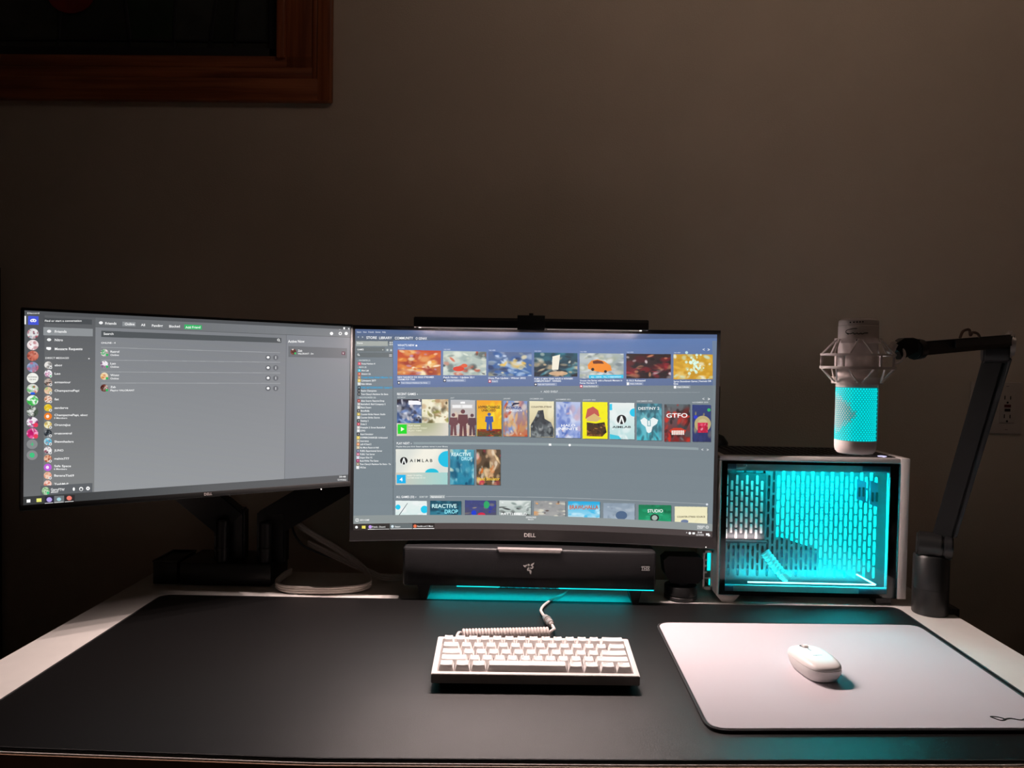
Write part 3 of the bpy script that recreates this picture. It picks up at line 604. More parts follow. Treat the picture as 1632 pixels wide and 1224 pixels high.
for y, y2, t, s_, c0, pal in ((322, 325, 'Ratrol', 'Online', 'e8d8d0', '604048 f0f0f0 40a060'), (388, 384, 'Lao', 'Online', 'f0e8f0', '604060 e0a0c0 f8f8f8'), (453, 443, 'Wong', 'Online', 'f0d8b0', 'e0a050 f0e8d0 d07040'), (519, 502, 'Zab', 'Playing VALORANT', '603028', '401c18 905040 e8e0d8')):
    ava(a1, 512, y, 6.2, c0, pal, 120+y, 5.8); L.disc(*a1(527, y+12), 2, rgb('30b860'))
    L.text(*a1(546, y-6), t, 3.3, W_, 14 if t != 'Lao' and t != 'Zab' else 8.5); L.text(*a1(546, y+13), s_, 2.8, W_, 13.5 if s_ == 'Online' else 39)
    for x in (496, 539): L.disc(*a2(x, y2), 4.4, rgb('686b70'), 1, 4.2)
    L.disc(*a2(496, y2-1), 2.2, W_, 1, 1.9); L.rect(*a2(538, y2-8), *a2(541, y2+8), W_)
L.text(*a2(610, 232), 'Active Now', 4.4, W_, 26.5)
L.fill(lp(a2, (612, 259), (948, 273), (947, 330), (612, 322)), rgb('696d71')); L.text(*a2(666, 286), 'Zab', 3.2, W_, 7); L.text(*a2(666, 303), 'VALORANT - 3m', 2.7, W_, 25)
ava(a2, 640, 292, 4.6, '603028', '401c18 905040 f0e8e0', 300); L.disc(*a2(651, 301), 1.6, rgb('30c060')); L.fill(lp(a2, (917, 291), (937, 292), (937, 311), (917, 310)), rgb('5c1c38')); L.text(*a2(921, 301), 'V', 3, W_)
for x in (859, 909, 943): L.disc(*a2(x, 188), 2.6, W_)
L.disc(*a2(909, 188), 1.4, rgb('7b7f83'), 1, 1.4); L.text(*a2(903, 158), '_', 3, W_); L.rect(*a2(927, 152), *a2(936, 164), W_); L.text(*a2(952, 158), 'x', 4, W_)
# task bar
U(0, .957, 1, 1, lambda gx, gy: lerp(rgb('383a3b'), rgb('5a5c5e'), np.clip(gx*2, 0, 1)))
def a4(x, y): return 20+x/16.32, 770+y/16.32
L.fill(lp(a4, (850, 345), (1088, 335), (1088, 520), (850, 535)), rgb('2e2a3c')); L.fill(lp(a4, (1094, 334), (1355, 322), (1355, 505), (1094, 520)), rgb('6e7477')); L.fill(lp(a4, (1360, 320), (1632, 305), (1632, 480), (1360, 490)), rgb('302c2e'))
L.fill(lp(a4, (375, 425), (475, 418), (475, 500), (375, 506)), W_); L.fill(lp(a4, (635, 400), (765, 392), (765, 485), (635, 490)), rgb('ecec78'))
L.disc(*a4(968, 428), 4.4, rgb('b8a4ec'), 1, 3.8); L.disc(*a4(1220, 418), 3.4, rgb('a8d4dc'), 1, 2.8); L.disc(*a4(1488, 388), 4.2, rgb('f08070'), 1, 3.6)
for x0, x1, y in ((850, 1075, 520), (1098, 1350, 500), (1370, 1600, 480)): L.fill(lp(a4, (x0, y), (x1, y-16), (x1, y-2), (x0, y+15)), W_)
L.text(540.5, 759.6, '20:48', 2.6, W_, 10.5); L.text(538, 764.4, '12/19/2022', 2.6, W_, 14)
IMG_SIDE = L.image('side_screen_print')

def screen_mat(name, img, strength=1.):
    m = bpy.data.materials.new(name); m.use_nodes = True; nt = m.node_tree; b = nt.nodes['Principled BSDF']
    t = nt.nodes.new('ShaderNodeTexImage'); t.image = img; t.extension = 'EXTEND'
    b.inputs['Base Color'].default_value = (.008, .008, .009, 1); b.inputs['Roughness'].default_value = .24; b.inputs['Specular IOR Level'].default_value = .32
    nt.links.new(t.outputs[0], b.inputs['Emission Color']); b.inputs['Emission Strength'].default_value = strength
    return m
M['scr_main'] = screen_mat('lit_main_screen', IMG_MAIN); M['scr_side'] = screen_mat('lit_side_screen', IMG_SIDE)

# ================================================================== SETTING
WY = 1.80
def slab(name, x0, x1, y0, y1, z0, z1, m):
    return struct(MB().box(x0, x1, y0, y1, z0, z1).obj(name, m))
# back wall with an opening for the window
wx0, wx1, wz0, wz1 = -1.75, -.595, 1.905, 2.60
mb = MB(); mb.box(-2.0, 2.3, WY, WY+.12, 0, wz0); mb.box(-2.0, 2.3, WY, WY+.12, wz1, 2.75); mb.box(-2.0, wx0, WY, WY+.12, wz0, wz1); mb.box(wx1, 2.3, WY, WY+.12, wz0, wz1)
struct(mb.obj('wall_back', M['wall']))
slab('wall_left', -2.12, -2.0, -1.6, WY+.12, 0, 2.75, M['wall'])
slab('wall_right', 2.3, 2.42, -1.6, WY+.12, 0, 2.75, M['wall'])
slab('floor', -2.12, 2.42, -1.6, WY+.12, -.06, 0, M['floor'])
slab('ceiling', -2.12, 2.42, -1.6, WY+.12, 2.75, 2.81, M['ceil'])
slab('baseboard_back', -2.0, 2.3, WY-.014, WY, 0, .10, M['woodh'])

# window with moulded oak casing, leaded glass
win = bpy.data.objects.new('window_1', None); C.objects.link(win); win['kind'] = 'structure'
win['label'] = 'dark leaded glass window in a reddish oak casing, high on the wall'
CX0, CX1, CZ0, CZ1 = -1.88, -.4628, 1.8200, 2.70      # outer edge of the casing
def casing_h(y0, y1, z0, z1, name, bev=.003): return MB().box(CX0, CX1, y0, y1, z0, z1, bev).obj(name, M['woodh'], win, True)
mb = MB(); mb.box(CX0, CX1, WY-.022, WY-.001, CZ0, CZ0+.052, .004); mb.box(CX0, CX1-.03, WY-.016, WY-.001, CZ0+.052, CZ0+.078, .003); mb.box(CX0, CX1-.048, WY-.013, WY+.05, CZ0+.078, CZ0+.105, .002)
mb.obj('bottom_casing', M['woodh'], win, True)
mb = MB(); mb.box(CX1-.034, CX1, WY-.0225, WY-.001, CZ0+.0005, CZ1, .004); mb.box(CX1-.046, CX1-.034, WY-.018, WY-.001, CZ0+.045, CZ1, .003); mb.box(CX1-.108, CX1-.046, WY-.013, WY-.001, CZ0+.07, CZ1, .002); mb.box(CX1-.128, CX1-.108, WY-.024, WY+.05, CZ0+.098, CZ1, .004)
mb.obj('side_casing', M['woodv'], win, True)
mb = MB(); mb.box(CX0, CX0+.10, WY-.022, WY-.001, CZ0, CZ1, .004); mb.obj('side_casing', M['woodv'], win, True)
mb = MB(); mb.box(CX0, CX1, WY-.022, WY-.001, CZ1-.10, CZ1, .004); mb.obj('top_casing', M['woodh'], win, True)
gx0, gx1, gz0, gz1 = -1.74, CX1-.132, CZ0+.108, 2.59
mb = MB(); mb.box(gx0, gx1, WY+.004, WY+.04, gz0-.002, gz0+.022, .002); mb.box(gx0, gx1, WY+.004, WY+.04, gz1-.02, gz1, .002); mb.box(gx1-.022, gx1, WY+.004, WY+.04, gz0, gz1, .002); mb.box(gx0, gx0+.02, WY+.004, WY+.04, gz0, gz1, .002)
mb.obj('sash', M['lead'], win, True)
# panes cut by curving lead lines
def pane(pts, m):
    t = MB(); t.poly([(p[0], p[1]) for p in pts], 0, .003, m=Matrix(((1, 0, 0, 0), (0, 0, 1, WY+.018), (0, 1, 0, 0), (0, 0, 0, 1)))); return t.obj('pane', m, win)
zb, zr = gz0+.022, gz0+.042
xs = [gx0+.02, -1.30, -1.12, -.95, -.845, -.76, -.70, gx1-.022]
xt = [gx0+.02, -1.36, -1.10, -.99, -.83, -.71, -.68, gx1-.022]
for i in range(len(xs)-1):
    g = .003
    m = [M['sg_dark'], M['sg_grey'], M['sg_dark'], M['sg_green'], M['sg_grey'], M['sg_dark'], M['sg_grey']][i]
    pane([(xs[i]+g, zr+g), (xs[i+1]-g, zr+g), (xt[i+1]-g, 2.30), (xt[i]+g, 2.30)], m)
    pane([(xs[i]+g, zb), (xs[i+1]-g, zb), (xs[i+1]-g, zr-g), (xs[i]+g, zr-g)], M['sg_grey'])
    pane([(xt[i]+g, 2.306), (xt[i+1]-g, 2.306), (xt[i+1]-g, gz1-.02), (xt[i]+g, gz1-.02)], M['sg_dark'])
mb = MB()
for i in range(len(xs)): mb.tube([(xs[i], WY+.017, zb), (xs[i], WY+.017, zr), (xt[i], WY+.017, 2.30), (xt[i], WY+.017, gz1-.02)], .004, 6)
mb.tube([(gx0, WY+.017, zr), (gx1-.01, WY+.017, zr)], .004, 6); mb.tube([(gx0, WY+.017, 2.303), (gx1-.01, WY+.017, 2.303)], .004, 6)
mb.obj('lead_came', M['lead'], win, True)
t = MB(); t.poly([(-1.09-.0+.055*math.cos(a*PI/9), 2.075+.045*math.sin(a*PI/9)*(1.3 if math.sin(a*PI/9) > 0 else 1)) for a in range(18)], 0, .004, m=Matrix(((1, 0, 0, 0), (0, 0, 1, WY+.012), (0, 1, 0, 0), (0, 0, 0, 1)))); t.obj('pane', M['sg_red'], win)['label'] = 'red petal shaped pane'
slab('trim_1', gx0, gx1, WY+.045, WY+.05, gz0, gz1, M['slot'])

# ================================================================== DESK
def fy(x):   # gently bowed front edge
    t = np.interp(x, [-.82, -.63, -.25, .14, .61, .84], [.912, .902, .8955, .9105, .935, .951]); return float(t)
desk = thing('desk', 'wide white desk with a brown front edge carrying the whole set-up', 'desk')
N = 40; DX0, DX1 = -.8185, .8385
front = [(DX0+(DX1-DX0)*i/N, fy(DX0+(DX1-DX0)*i/N)-.005) for i in range(N+1)]
k = MB(); k.poly(front+[(DX1, 1.70), (DX0, 1.70)], .722, .75, bev=.0015); k.obj('desktop', M['desk'], desk)
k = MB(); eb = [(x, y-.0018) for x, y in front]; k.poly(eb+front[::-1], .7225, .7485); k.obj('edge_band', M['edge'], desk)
for sx in (-1, 1):
    x = .01+sx*.66
    k = MB(); k.box(x-.04, x+.04, 1.26, 1.33, .03, .722, .006); k.obj('leg', M['steel'], desk, True)
    k = MB(); k.box(x-.04, x+.04, .98, 1.62, 0, .03, .008); k.obj('foot', M['steel'], desk, True)
k = MB(); k.box(-.64, .66, 1.27, 1.31, .68, .721, .004); k.obj('crossbar', M['steel'], desk, True)

# desk mat
mat_o = thing('desk_mat', 'large black leatherette desk mat lying flat on the white desk', 'desk mat')
edge = [(-.72+1.46*i/N, fy(-.72+1.46*i/N)) for i in range(N+1)]
outline = edge[2:-2]
mp = roundpoly([(-.722, fy(-.72)), (-.722, 1.507)], .001)
corners = roundpoly([(.739, fy(.739)), (.742, 1.531), (-.7235, 1.505), (-.719, fy(-.719))], .022, 6)
full = corners[7:21]   # two far corners
near_r = corners[:7]; near_l = corners[21:]
outline = [p for p in edge if -.695 < p[0] < .715]+near_r+full+near_l
k = MB(); k.poly(outline, .7503, .7528, bev=.0007); k.obj('leather_sheet', M['leather'], mat_o, True)
cen = Vector((0, 1.22)); ins = []
k = MB(); ring = [(x+(.0-x)*.0035, y+(1.22-y)*.007, .7526) for x, y in outline]
k.tube(ring, .0013, 6, closed=True); k.obj('stitched_edge', M['stitch'], mat_o, True)

# mouse pad
pad = thing('mouse_pad', 'white cloth mouse pad with a black stitched border under the mouse', 'mouse pad')
pp = roundpoly([(.2405, .985), (.725, 1.013), (.7265, 1.4175), (.240, 1.399)], .03, 7)
def inset(pts, d):
    c = Vector((sum(p[0] for p in pts)/len(pts), sum(p[1] for p in pts)/len(pts))); out = []
    n = len(pts)
    for i in range(n):
        a = Vector(pts[i-1]); b = Vector(pts[(i+1) % n]); t = (b-a).normalized(); q = Vector((-t.y, t.x)); out.append(tuple(Vector(pts[i])+q*d))
    return out
k = MB(); k.poly(pp, .753, .7565, bev=.0006); k.obj('rubber_base', M['stitch'], pad, True)
k = MB(); k.tube([(x, y, .7557) for x, y in inset(pp, .0015)], .0019, 6, closed=True); k.obj('stitched_border', M['stitch'], pad, True)
k = MB(); k.poly(inset(pp, .0042), .7560, .7574, bev=.0004); k.obj('cloth_top', M['cloth'], pad, True)
lg = spline([(.639, 1.037, .7577), (.636, 1.0435, .7577), (.645, 1.043, .7577), (.651, 1.037, .7577), (.644, 1.033, .7577), (.639, 1.037, .7577)], 6)
k = MB(); k.tube(lg, .0016, 6, flat=.2); k.tube(spline([(.649, 1.036, .7577), (.660, 1.040, .7577), (.672, 1.036, .7577), (.684, 1.043, .7577)], 6), .0016, 6, flat=.2); k.obj('logo', M['slot'], pad, True)

# ================================================================== MOUSE
ms = thing('mouse', 'small white wireless mouse on the mouse pad', 'mouse', (.4475, 1.180, .7576), R(9))
def mouse_shell(z0, z1, sx, sy, flat, n=36, rows=9, under=False):
    t = bmesh.new(); rings = []
    for j in range(rows+1):
        f = j/rows
        if under: z = z0+(z1-z0)*f; s = .80+.20*math.sin(f*PI/2)**.8
        else: s = math.cos(f*PI/2)**.30 if f < 1 else .02; z = z0+(z1-z0)*math.sin(f*PI/2)
        ring = []
        for i in range(n):
            a = 2*PI*i/n; ca, sa = math.cos(a), math.sin(a)
            x = abs(ca)**(2/3.3)*math.copysign(1, ca)*sx*s; y = abs(sa)**(2/2.9)*math.copysign(1, sa)*sy*s
            zz = z if under else z-.0035*(y/sy)**2*(f)
            ring.append(t.verts.new((x, y, zz)))
        rings.append(ring)
    for a, b in zip(rings, rings[1:]):
        for i in range(n): t.faces.new((a[i], a[(i+1) % n], b[(i+1) % n], b[i]))
    t.faces.new(rings[0][::-1]); t.faces.new(rings[-1]); bmesh.ops.recalc_face_normals(t, faces=t.faces)
    return t
k = MB(); k.add(mouse_shell(.001, .0200, .0290, .048, 0, under=True)); k.obj('side_shell', M['white'], ms, True)
k = MB(); k.add(mouse_shell(.0197, .0206, .0282, .0468, 0, under=True, rows=2)); k.obj('seam', M['shade'], ms, True)
k = MB(); k.add(mouse_shell(.0206, .0310, .0288, .0477, 0)); k.obj('top_shell', M['white'], ms, True)
k = MB(); k.cyl((-.0040, .028, .0272), (.0040, .028, .0272), .0062, seg=20, bev=.001); k.obj('scroll_wheel', M['white'], ms, True)
k = MB(); k.box(-.0055, .0055, .020, .036, .0262, .0300, .001); k.obj('wheel_slot', M['shade'], ms)
k = MB(); k.box(-.0004, .0004, .009, .0195, .0290, .03085); k.obj('button_split', M['ink'], ms)
text_obj('logo', 'logitech', .0046, M['ink'], ms, T(0, -.010, .03103), ext=.004)

# ================================================================== KEYBOARD
KA = R(6.3)
kb = thing('keyboard', 'compact white mechanical keyboard on the black desk mat', 'keyboard', (.0186, 1.102, .753), R(1.6))
KW, KD = .303, .116; zf = .0225
def slope(x, v, n): return Vector((x, v*math.cos(KA)-n*math.sin(KA), zf+v*math.sin(KA)+n*math.cos(KA)))
t = bmesh.new()
def loop(pts): return [t.verts.new(p) for p in pts]
def rc(x0, x1, v0, v1, n): return [slope(x0, v0, n), slope(x1, v0, n), slope(x1, v1, n), slope(x0, v1, n)]
hw = KW/2
bot = loop([Vector((-hw, .001, .008)), Vector((hw, .001, .008)), Vector((hw, .1145, .008)), Vector((-hw, .1145, .008))])
ot = loop(rc(-hw, hw, 0, KD, 0)); it = loop(rc(-hw+.0078, hw-.0078, .0078, KD-.0078, 0)); ib = loop(rc(-hw+.0078, hw-.0078, .0078, KD-.0078, -.0065))
for a, b in ((bot, ot), (ot, it), (it, ib)):
    for i in range(4): t.faces.new((a[i], a[(i+1) % 4], b[(i+1) % 4], b[i]))
t.faces.new(ib); t.faces.new(bot[::-1]); bmesh.ops.recalc_face_normals(t, faces=t.faces)
bmesh.ops.bevel(t, geom=[e for e in t.edges if not all(v in ib for v in e.verts)], offset=.0007, segments=2, affect='EDGES')
k = MB(); k.add(t); k.obj('case', M['kcase'], kb, True)
k = MB(); k.box(-hw+.012, hw-.012, .012, .106, 0, .009); k.obj('base_foot', M['shade'], kb)  # near-black colour stands in for the shadow gap below the case
U_ = .01905; x00 = -15*U_/2; v00 = KD/2-2.5*U_
def capmesh(wu, row):
    h = [.0088, .0078, .0078, .0086, .0105][row]; tilt = [.02, .03, .06, .09, .12][row]*.0
    wb, db = wu*U_-.0009, U_-.0009; ti = .0031
    t = bmesh.new()
    b = [(-wb/2, -db/2), (wb/2, -db/2), (wb/2, db/2), (-wb/2, db/2)]
    tp = [(-wb/2+ti, -db/2+.0030), (wb/2-ti, -db/2+.0030), (wb/2-ti, db/2-.0016), (-wb/2+ti, db/2-.0016)]
    nx = max(4, int(wu*4)); ny = 3
    vb = [t.verts.new((x, y, 0)) for x, y in b]
    grid = []
    for j in range(ny+1):
        rowv = []
        for i in range(nx+1):
            fx, fy_ = i/nx, j/ny
            x = tp[0][0]+(tp[1][0]-tp[0][0])*fx; y = tp[0][1]+(tp[3][1]-tp[0][1])*fy_
            dish = -.0007*(1-(2*fx-1)**2) if wu < 3 else .0006*(1-(2*fy_-1)**2)
            rowv.append(t.verts.new((x, y, h+dish+(.0004 if row > 2 else 0)*(1-fy_))))
        grid.append(rowv)
    for j in range(ny):
        for i in range(nx): t.faces.new((grid[j][i], grid[j][i+1], grid[j+1][i+1], grid[j+1][i]))
    t.faces.new([vb[0], vb[1]]+grid[0][::-1]); t.faces.new([vb[2], vb[3]]+grid[ny])
    t.faces.new([vb[1], vb[2]]+[grid[j][nx] for j in range(ny, -1, -1)]); t.faces.new([vb[3], vb[0]]+[grid[j][0] for j in range(ny+1)])
    t.faces.new(vb[::-1]); bmesh.ops.recalc_face_normals(t, faces=t.faces)
    es = [e for e in t.edges if len(e.link_faces) == 2 and e.calc_face_angle(0) > .5]
    bmesh.ops.bevel(t, geom=es, offset=.0005, segments=1, affect='EDGES')
    me = bpy.data.meshes.new('keycap'); t.to_mesh(me); t.free(); me.materials.append(M['cap']); return me, h
rowsk = [  # bottom row first
    [('Ctrl', 1.25), ('Win', 1.25), ('Alt', 1.25), ('', 6.25), ('Alt', 1.25), ('Win', 1.25), ('Menu', 1.25), ('Ctrl', 1.25)],
    [('Shift', 2.25)]+[(c, 1) for c in 'ZXCVBNM']+[('< ,', 1), ('> .', 1), ('? /', 1), ('Shift', 2.75)],
    [('Caps', 1.75)]+[(c, 1) for c in 'ASDFGHJKL']+[(': ;', 1), ('" \'', 1), ('Enter', 2.25)],
    [('Tab', 1.5)]+[(c, 1) for c in 'QWERTYUIOP']+[('{ [', 1), ('} ]', 1), ('| \\', 1.5)],
    [('Esc', 1)]+[(c, 1) for c in ('!1', '@2', '#3', '$4', '%5', '^6', '&7', '*8', '(9', ')0', '_-', '+=')]+[('Back', 2)]]
cm = {}
rowlab = ['bottom', 'lower letter', 'home', 'upper letter', 'number']
for r, ks in enumerate(rowsk):
    x = x00
    for lab, wu in ks:
        key = (wu, r)
        if key not in cm: cm[key] = capmesh(wu, r)
        me, h = cm[key]
        o = link('keycap', me, None, kb, False)
        pos = slope(x+wu*U_/2, v00+(r+.5)*U_, -.0016)
        o.matrix_local = T(*pos) @ RX(KA)
        if lab:
            text_obj('legend', lab, .0042 if len(lab) < 3 else .0034, M['ink'], o, T(-wu*U_/2+.0052, .0028, h+.00022), align='l', ext=.002)
        x += wu*U_

# coiled cable
kc = thing('keyboard_cable', 'white coiled keyboard cable with a metal connector behind the keyboard', 'cable')
pts = []
turns = 28; xa, xb = -.103, .0445; n = turns*12; ra = .0082
pts_h = [Vector((xa+(xb-xa)*i/n, 1.289+.019*i/n+ra*math.cos(2*PI*i/12), .7640+ra*math.sin(2*PI*i/12))) for i in range(n+1)]
k = MB(); k.tube(pts_h, .0025, 8); k.obj('coil', M['cord'], kc, True)
k = MB(); k.tube(spline([(-.098, 1.226, .765), (-.104, 1.245, .762), (-.112, 1.272, .763), (-.110, 1.290, .767), (-.1035, 1.2945, .7645)], 8), .0026, 8)
k.obj('lead_in', M['cord'], kc, True)
k = MB(); k.tube(spline([(.0440, 1.313, .7625), (.0500, 1.318, .766), (.0535, 1.335, .7615), (.0515, 1.352, .7605), (.050, 1.362, .7605)], 8), .0027, 8); k.obj('lead_out', M['cord'], kc, True)
A, B = Vector((.0505, 1.358, .7605)), Vector((.0385, 1.402, .7605)); d = (B-A)
k = MB()
for f0, f1, rr in ((0, .14, .0048), (.14, .42, .0066), (.42, .50, .0076), (.50, .58, .0060), (.58, .66, .0076), (.66, .90, .0062), (.90, 1.0, .0046)): k.cyl(A+d*f0, A+d*f1, rr, seg=24, bev=.0005)
k.obj('metal_connector', M['satin'], kc, True)
k = MB(); k.tube(spline([B, (.034, 1.425, .7595), (.0325, 1.452, .7575), (.0400, 1.485, .7562), (.058, 1.525, .7562), (.080, 1.565, .7535), (.095, 1.62, .7535), (.10, 1.69, .7535)], 10), .0026, 8); k.obj('cord', M['cord'], kc, True)

# ================================================================== SOUNDBAR
sb = thing('soundbar', 'long black fabric soundbar standing under the main monitor', 'soundbar', (.0085, 1.507, .7503))
k = MB(); k.box(-.2505, .2505, .0, .080, .0305, .1085, .006, 3); k.obj('body', M['blk'], sb, True)
k = MB(); k.box(-.246, .246, -.0025, .0, .0335, .1045, .0012); k.obj('grille', M['fabric'], sb, True)
XZ = lambda y: Matrix(((1, 0, 0, 0), (0, 0, 1, y), (0, 1, 0, 0), (0, 0, 0, 1)))
k = MB(); k.poly([(-.0645, .1075), (-.0585, .1015), (.0605, .1015), (.0665, .1075)], -.0036, 0, m=XZ(0)); k.obj('recess_lip', M['gloss'], sb)
k = MB(); k.poly([(-.0625, .1090), (-.0585, .1040), (.0605, .1040), (.0645, .1090)], -.0048, .012, m=XZ(0), bev=.0003); k.obj('control_strip', M['silver'], sb)
k = MB(); k.poly([(-.0605, .0305), (-.0555, .0345), (.0575, .0345), (.0625, .0305)], -.0034, 0, m=XZ(0)); k.obj('lower_strip', M['gloss'], sb)
k = MB(); k.box(-.142, .246, -.0034, -.0015, .0322, .0335); k.obj('light_strip', M['leds'], sb)
l = light('soundbar_underglow', 'AREA', (0, .035, .0295), .12, (0, .72, .80), (.42, .02), (0, -.25, -1)); l.parent = sb
for x in (-.208, .211):
    t = MB(); t.poly([(x-.013, .0308), (x+.013, .0308), (x+.005, 0), (x-.005, 0)], .004, .072, m=XZ(0), bev=.001); t.obj('foot', M['blk'], sb, True)
# three-part emblem: three hooked strokes turning about a point
em = bmesh.new()
def stroke(pts, m=XZ(-.0034)):
    vs = [em.verts.new(m @ Vector((p[0], p[1], 0))) for p in pts]; f = em.faces.new(vs); return f
def sc2(pts, s=.0001, ox=0.0, oz=.0722): return [(ox+x*s, oz+y*s) for x, y in pts]
for pts in ([(-104, 52), (-92, 30), (-70, 8), (-45, 12), (-36, 30), (-20, 22), (-28, 60), (-10, 78), (12, 62), (12, 40), (-6, 34), (-14, 50), (-22, 56), (-40, 60), (-70, 40)],
            [(92, 104), (84, 72), (62, 50), (82, 30), (76, 2), (52, -14), (22, -6), (26, 14), (48, 6), (58, 22), (46, 40), (28, 44), (36, 70), (60, 84)],
            [(34, -112), (14, -84), (8, -52), (-30, -46), (-36, -20), (-18, 8), (4, 12), (14, -2), (-8, -14), (-12, -26), (24, -28), (44, -44), (46, -70)]): stroke(sc2(pts, .00011))
g = bmesh.ops.extrude_face_region(em, geom=em.faces[:]); bmesh.ops.translate(em, vec=(0, -.0008, 0), verts=[v for v in g['geom'] if isinstance(v, bmesh.types.BMVert)]); bmesh.ops.recalc_face_normals(em, faces=em.faces)
k = MB(); k.add(em); k.obj('emblem', M['white'], sb)
k = MB(); k.box(.2195, .2375, -.0042, -.002, .0705, .0835, .001); bd = k.obj('badge', M['gloss'], sb, True)
mwf = lambda x, y, z: T(x, y, z) @ RX(PI/2)
text_obj('lettering', 'THX', .0085, M['white'], sb, mwf(.2285, -.0045, .0766), ext=.02)
k = MB(); k.box(.2205, .2365, -.0047, -.0042, .0802, .0808); k.box(.2205, .2365, -.0047, -.0042, .0726, .0732); k.obj('badge_lines', M['white'], sb)

# round-based pod right of the soundbar
pod = thing('control_pod', 'black pod with a blocky head on a round two-tier base, right of the soundbar', 'device', (.3198, 1.568, .7503))
k = MB(); k.lathe([(.030, 0), (.0335, .002), (.0335, .0075), (.0325, .0085)], 40); k.obj('base_ring', M['blk'], pod, True)
k = MB(); k.lathe([(.0318, .0085), (.0318, .010), (.0333, .0115), (.0333, .0265), (.032, .0285), (.028, .0292)], 40); k.obj('dial', M['blkm'], pod, True)
k = MB(); k.cyl((0, .0, .029), (0, 0, .040), .014); k.obj('neck', M['blk'], pod, True)
k = MB(); k.poly([(-.036, .053), (-.024, .0365), (.030, .0365), (.040, .046), (.040, .086), (.030, .091), (-.030, .091), (-.040, .082)], -.022, .022, m=XZ(0), bev=.002); k.obj('head', M['armblk'], pod, True)

# ================================================================== MAIN MONITOR (curved)
mm = thing('monitor', 'large curved black monitor showing a game library, right of the angled one', 'monitor', (.013, 1.545, .868))
RC = 1.8
def cyl_pt(s, z, off=0.):      # s arc length from the centre, off towards the wall
    a = s/RC; rr = RC+off; return Vector((rr*math.sin(a), -RC+rr*math.cos(a), z))
def curved(x0, x1, z0, z1, o0, o1, n=36, rad=0.):
    t = bmesh.new(); sec = []
    for i in range(n+1):
        s = x0+(x1-x0)*i/n
        sec.append([t.verts.new(cyl_pt(s, z0, o0)), t.verts.new(cyl_pt(s, z1, o0)), t.verts.new(cyl_pt(s, z1, o1)), t.verts.new(cyl_pt(s, z0, o1))])
    for a, b in zip(sec, sec[1:]):
        for i in range(4): t.faces.new((a[i], a[(i+1) % 4], b[(i+1) % 4], b[i]))
    t.faces.new(sec[0][::-1]); t.faces.new(sec[-1]); bmesh.ops.recalc_face_normals(t, faces=t.faces)
    return t
HW = .3635; MH = .4275
SX0, SX1, SZ0, SZ1 = -.3565, .3568, .0215, .4195
k = MB(); k.add(curved(-HW, HW, 0, SZ0, 0, .012)); k.obj('bottom_bezel', M['bezel'], mm, True)
k = MB(); k.add(curved(-HW, HW, SZ1, MH, 0, .012)); k.add(curved(-HW, SX0, SZ0, SZ1, 0, .012, 1)); k.add(curved(SX1, HW, SZ0, SZ1, 0, .012, 1)); k.obj('bezel', M['blk'], mm)
k = MB(); k.add(curved(-HW, HW, 0, MH, .012, .03)); k.add(curved(-.22, .22, .06, .36, .03, .06)); k.obj('back_shell', M['blk'], mm, True)
k = MB(); k.add(curved(-HW, HW, -.0012, 0, -.0004, .012)); k.obj('bottom_trim', M['silver'] if False else M['chairg'], mm, True)
# display surface with UVs
nn = 48; vs = []; fs = []
for j in (0, 1):
    for i in range(nn+1): vs.append(cyl_pt(SX0+(SX1-SX0)*i/nn, SZ0 if j == 0 else SZ1, .0015))
for i in range(nn): fs.append((i, i+1, nn+1+i+1, nn+1+i))
me = bpy.data.meshes.new('display'); me.from_pydata(vs, [], fs); uv = me.uv_layers.new(name='UVMap')
for p in me.polygons:
    for li in p.loop_indices:
        v = me.loops[li].vertex_index; uv.data[li].uv = ((v % (nn+1))/nn, v//(nn+1))
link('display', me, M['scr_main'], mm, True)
text_obj('logo', 'DELL', .0105, M['white'], mm, mwf(-.0035, -.0006, .0105), bold=True, ext=.03)
k = MB(); k.cyl((.343, -.034, .0015), (.343, -.0335, .0015), .0012, seg=10); 
k.obj('pilot_light', M['pilot'], mm)
k = MB(); k.box(-.05, .05, .055, .075, .17, .27, .004); k.obj('mount_plate', M['blkm'], mm, True)

# monitor light bar
lb = thing('monitor_light_bar', 'slim black light bar clipped on top of the curved monitor', 'lamp', (.004, 1.467, 1.289))
k = MB(); 
prof = [(-.015, .003), (-.015, .016), (-.010, .0215), (.010, .0215), (.015, .016), (.015, .002), (.0125, .002), (.0125, .0065), (-.0125, .0065), (-.0125, .002)]
YZ = Matrix(((0, 0, 1, 0), (1, 0, 0, 0), (0, 1, 0, 0), (0, 0, 0, 1)))
k.poly(prof, -.2205, .2205, m=YZ); k.obj('housing', M['blkm'], lb)
for sx in (-1, 1):
    k = MB(); k.box(min(sx*.2205, sx*.2213), max(sx*.2205, sx*.2213), -.0145, .0145, .002, .0205); k.obj('end_cap', M['blk'], lb)
k = MB(); k.box(-.210, -.025, -.0148, -.0128, .0004, .0021, .0003); k.box(.031, .207, -.0148, -.0128, .0004, .0021, .0003); k.obj('diffuser_edge', M['diff'], lb)
for sx in (-.2095, .2065):
    k = MB(); k.box(sx-.0022, sx+.0022, -.0154, -.0126, .0002, .0020, .0003, m=None); k.obj('lit_tip', M['tip'], lb)
k = MB(); k.box(-.0255, .0265, -.016, .094, .0215, .027, .002); k.box(-.0255, .0265, -.0165, -.0150, -.001, .027, .0005); k.box(-.0255, .0265, .114, .124, -.05, .020, .003); k.box(-.0255, .0265, .09, .124, .0155, .027, .002); k.obj('clip', M['blk'], lb, True)
k = MB(); k.cyl((.0005, -.004, .027), (.0005, -.004, .0315), .0042, seg=16); k.obj('knob', M['blk'], lb, True)

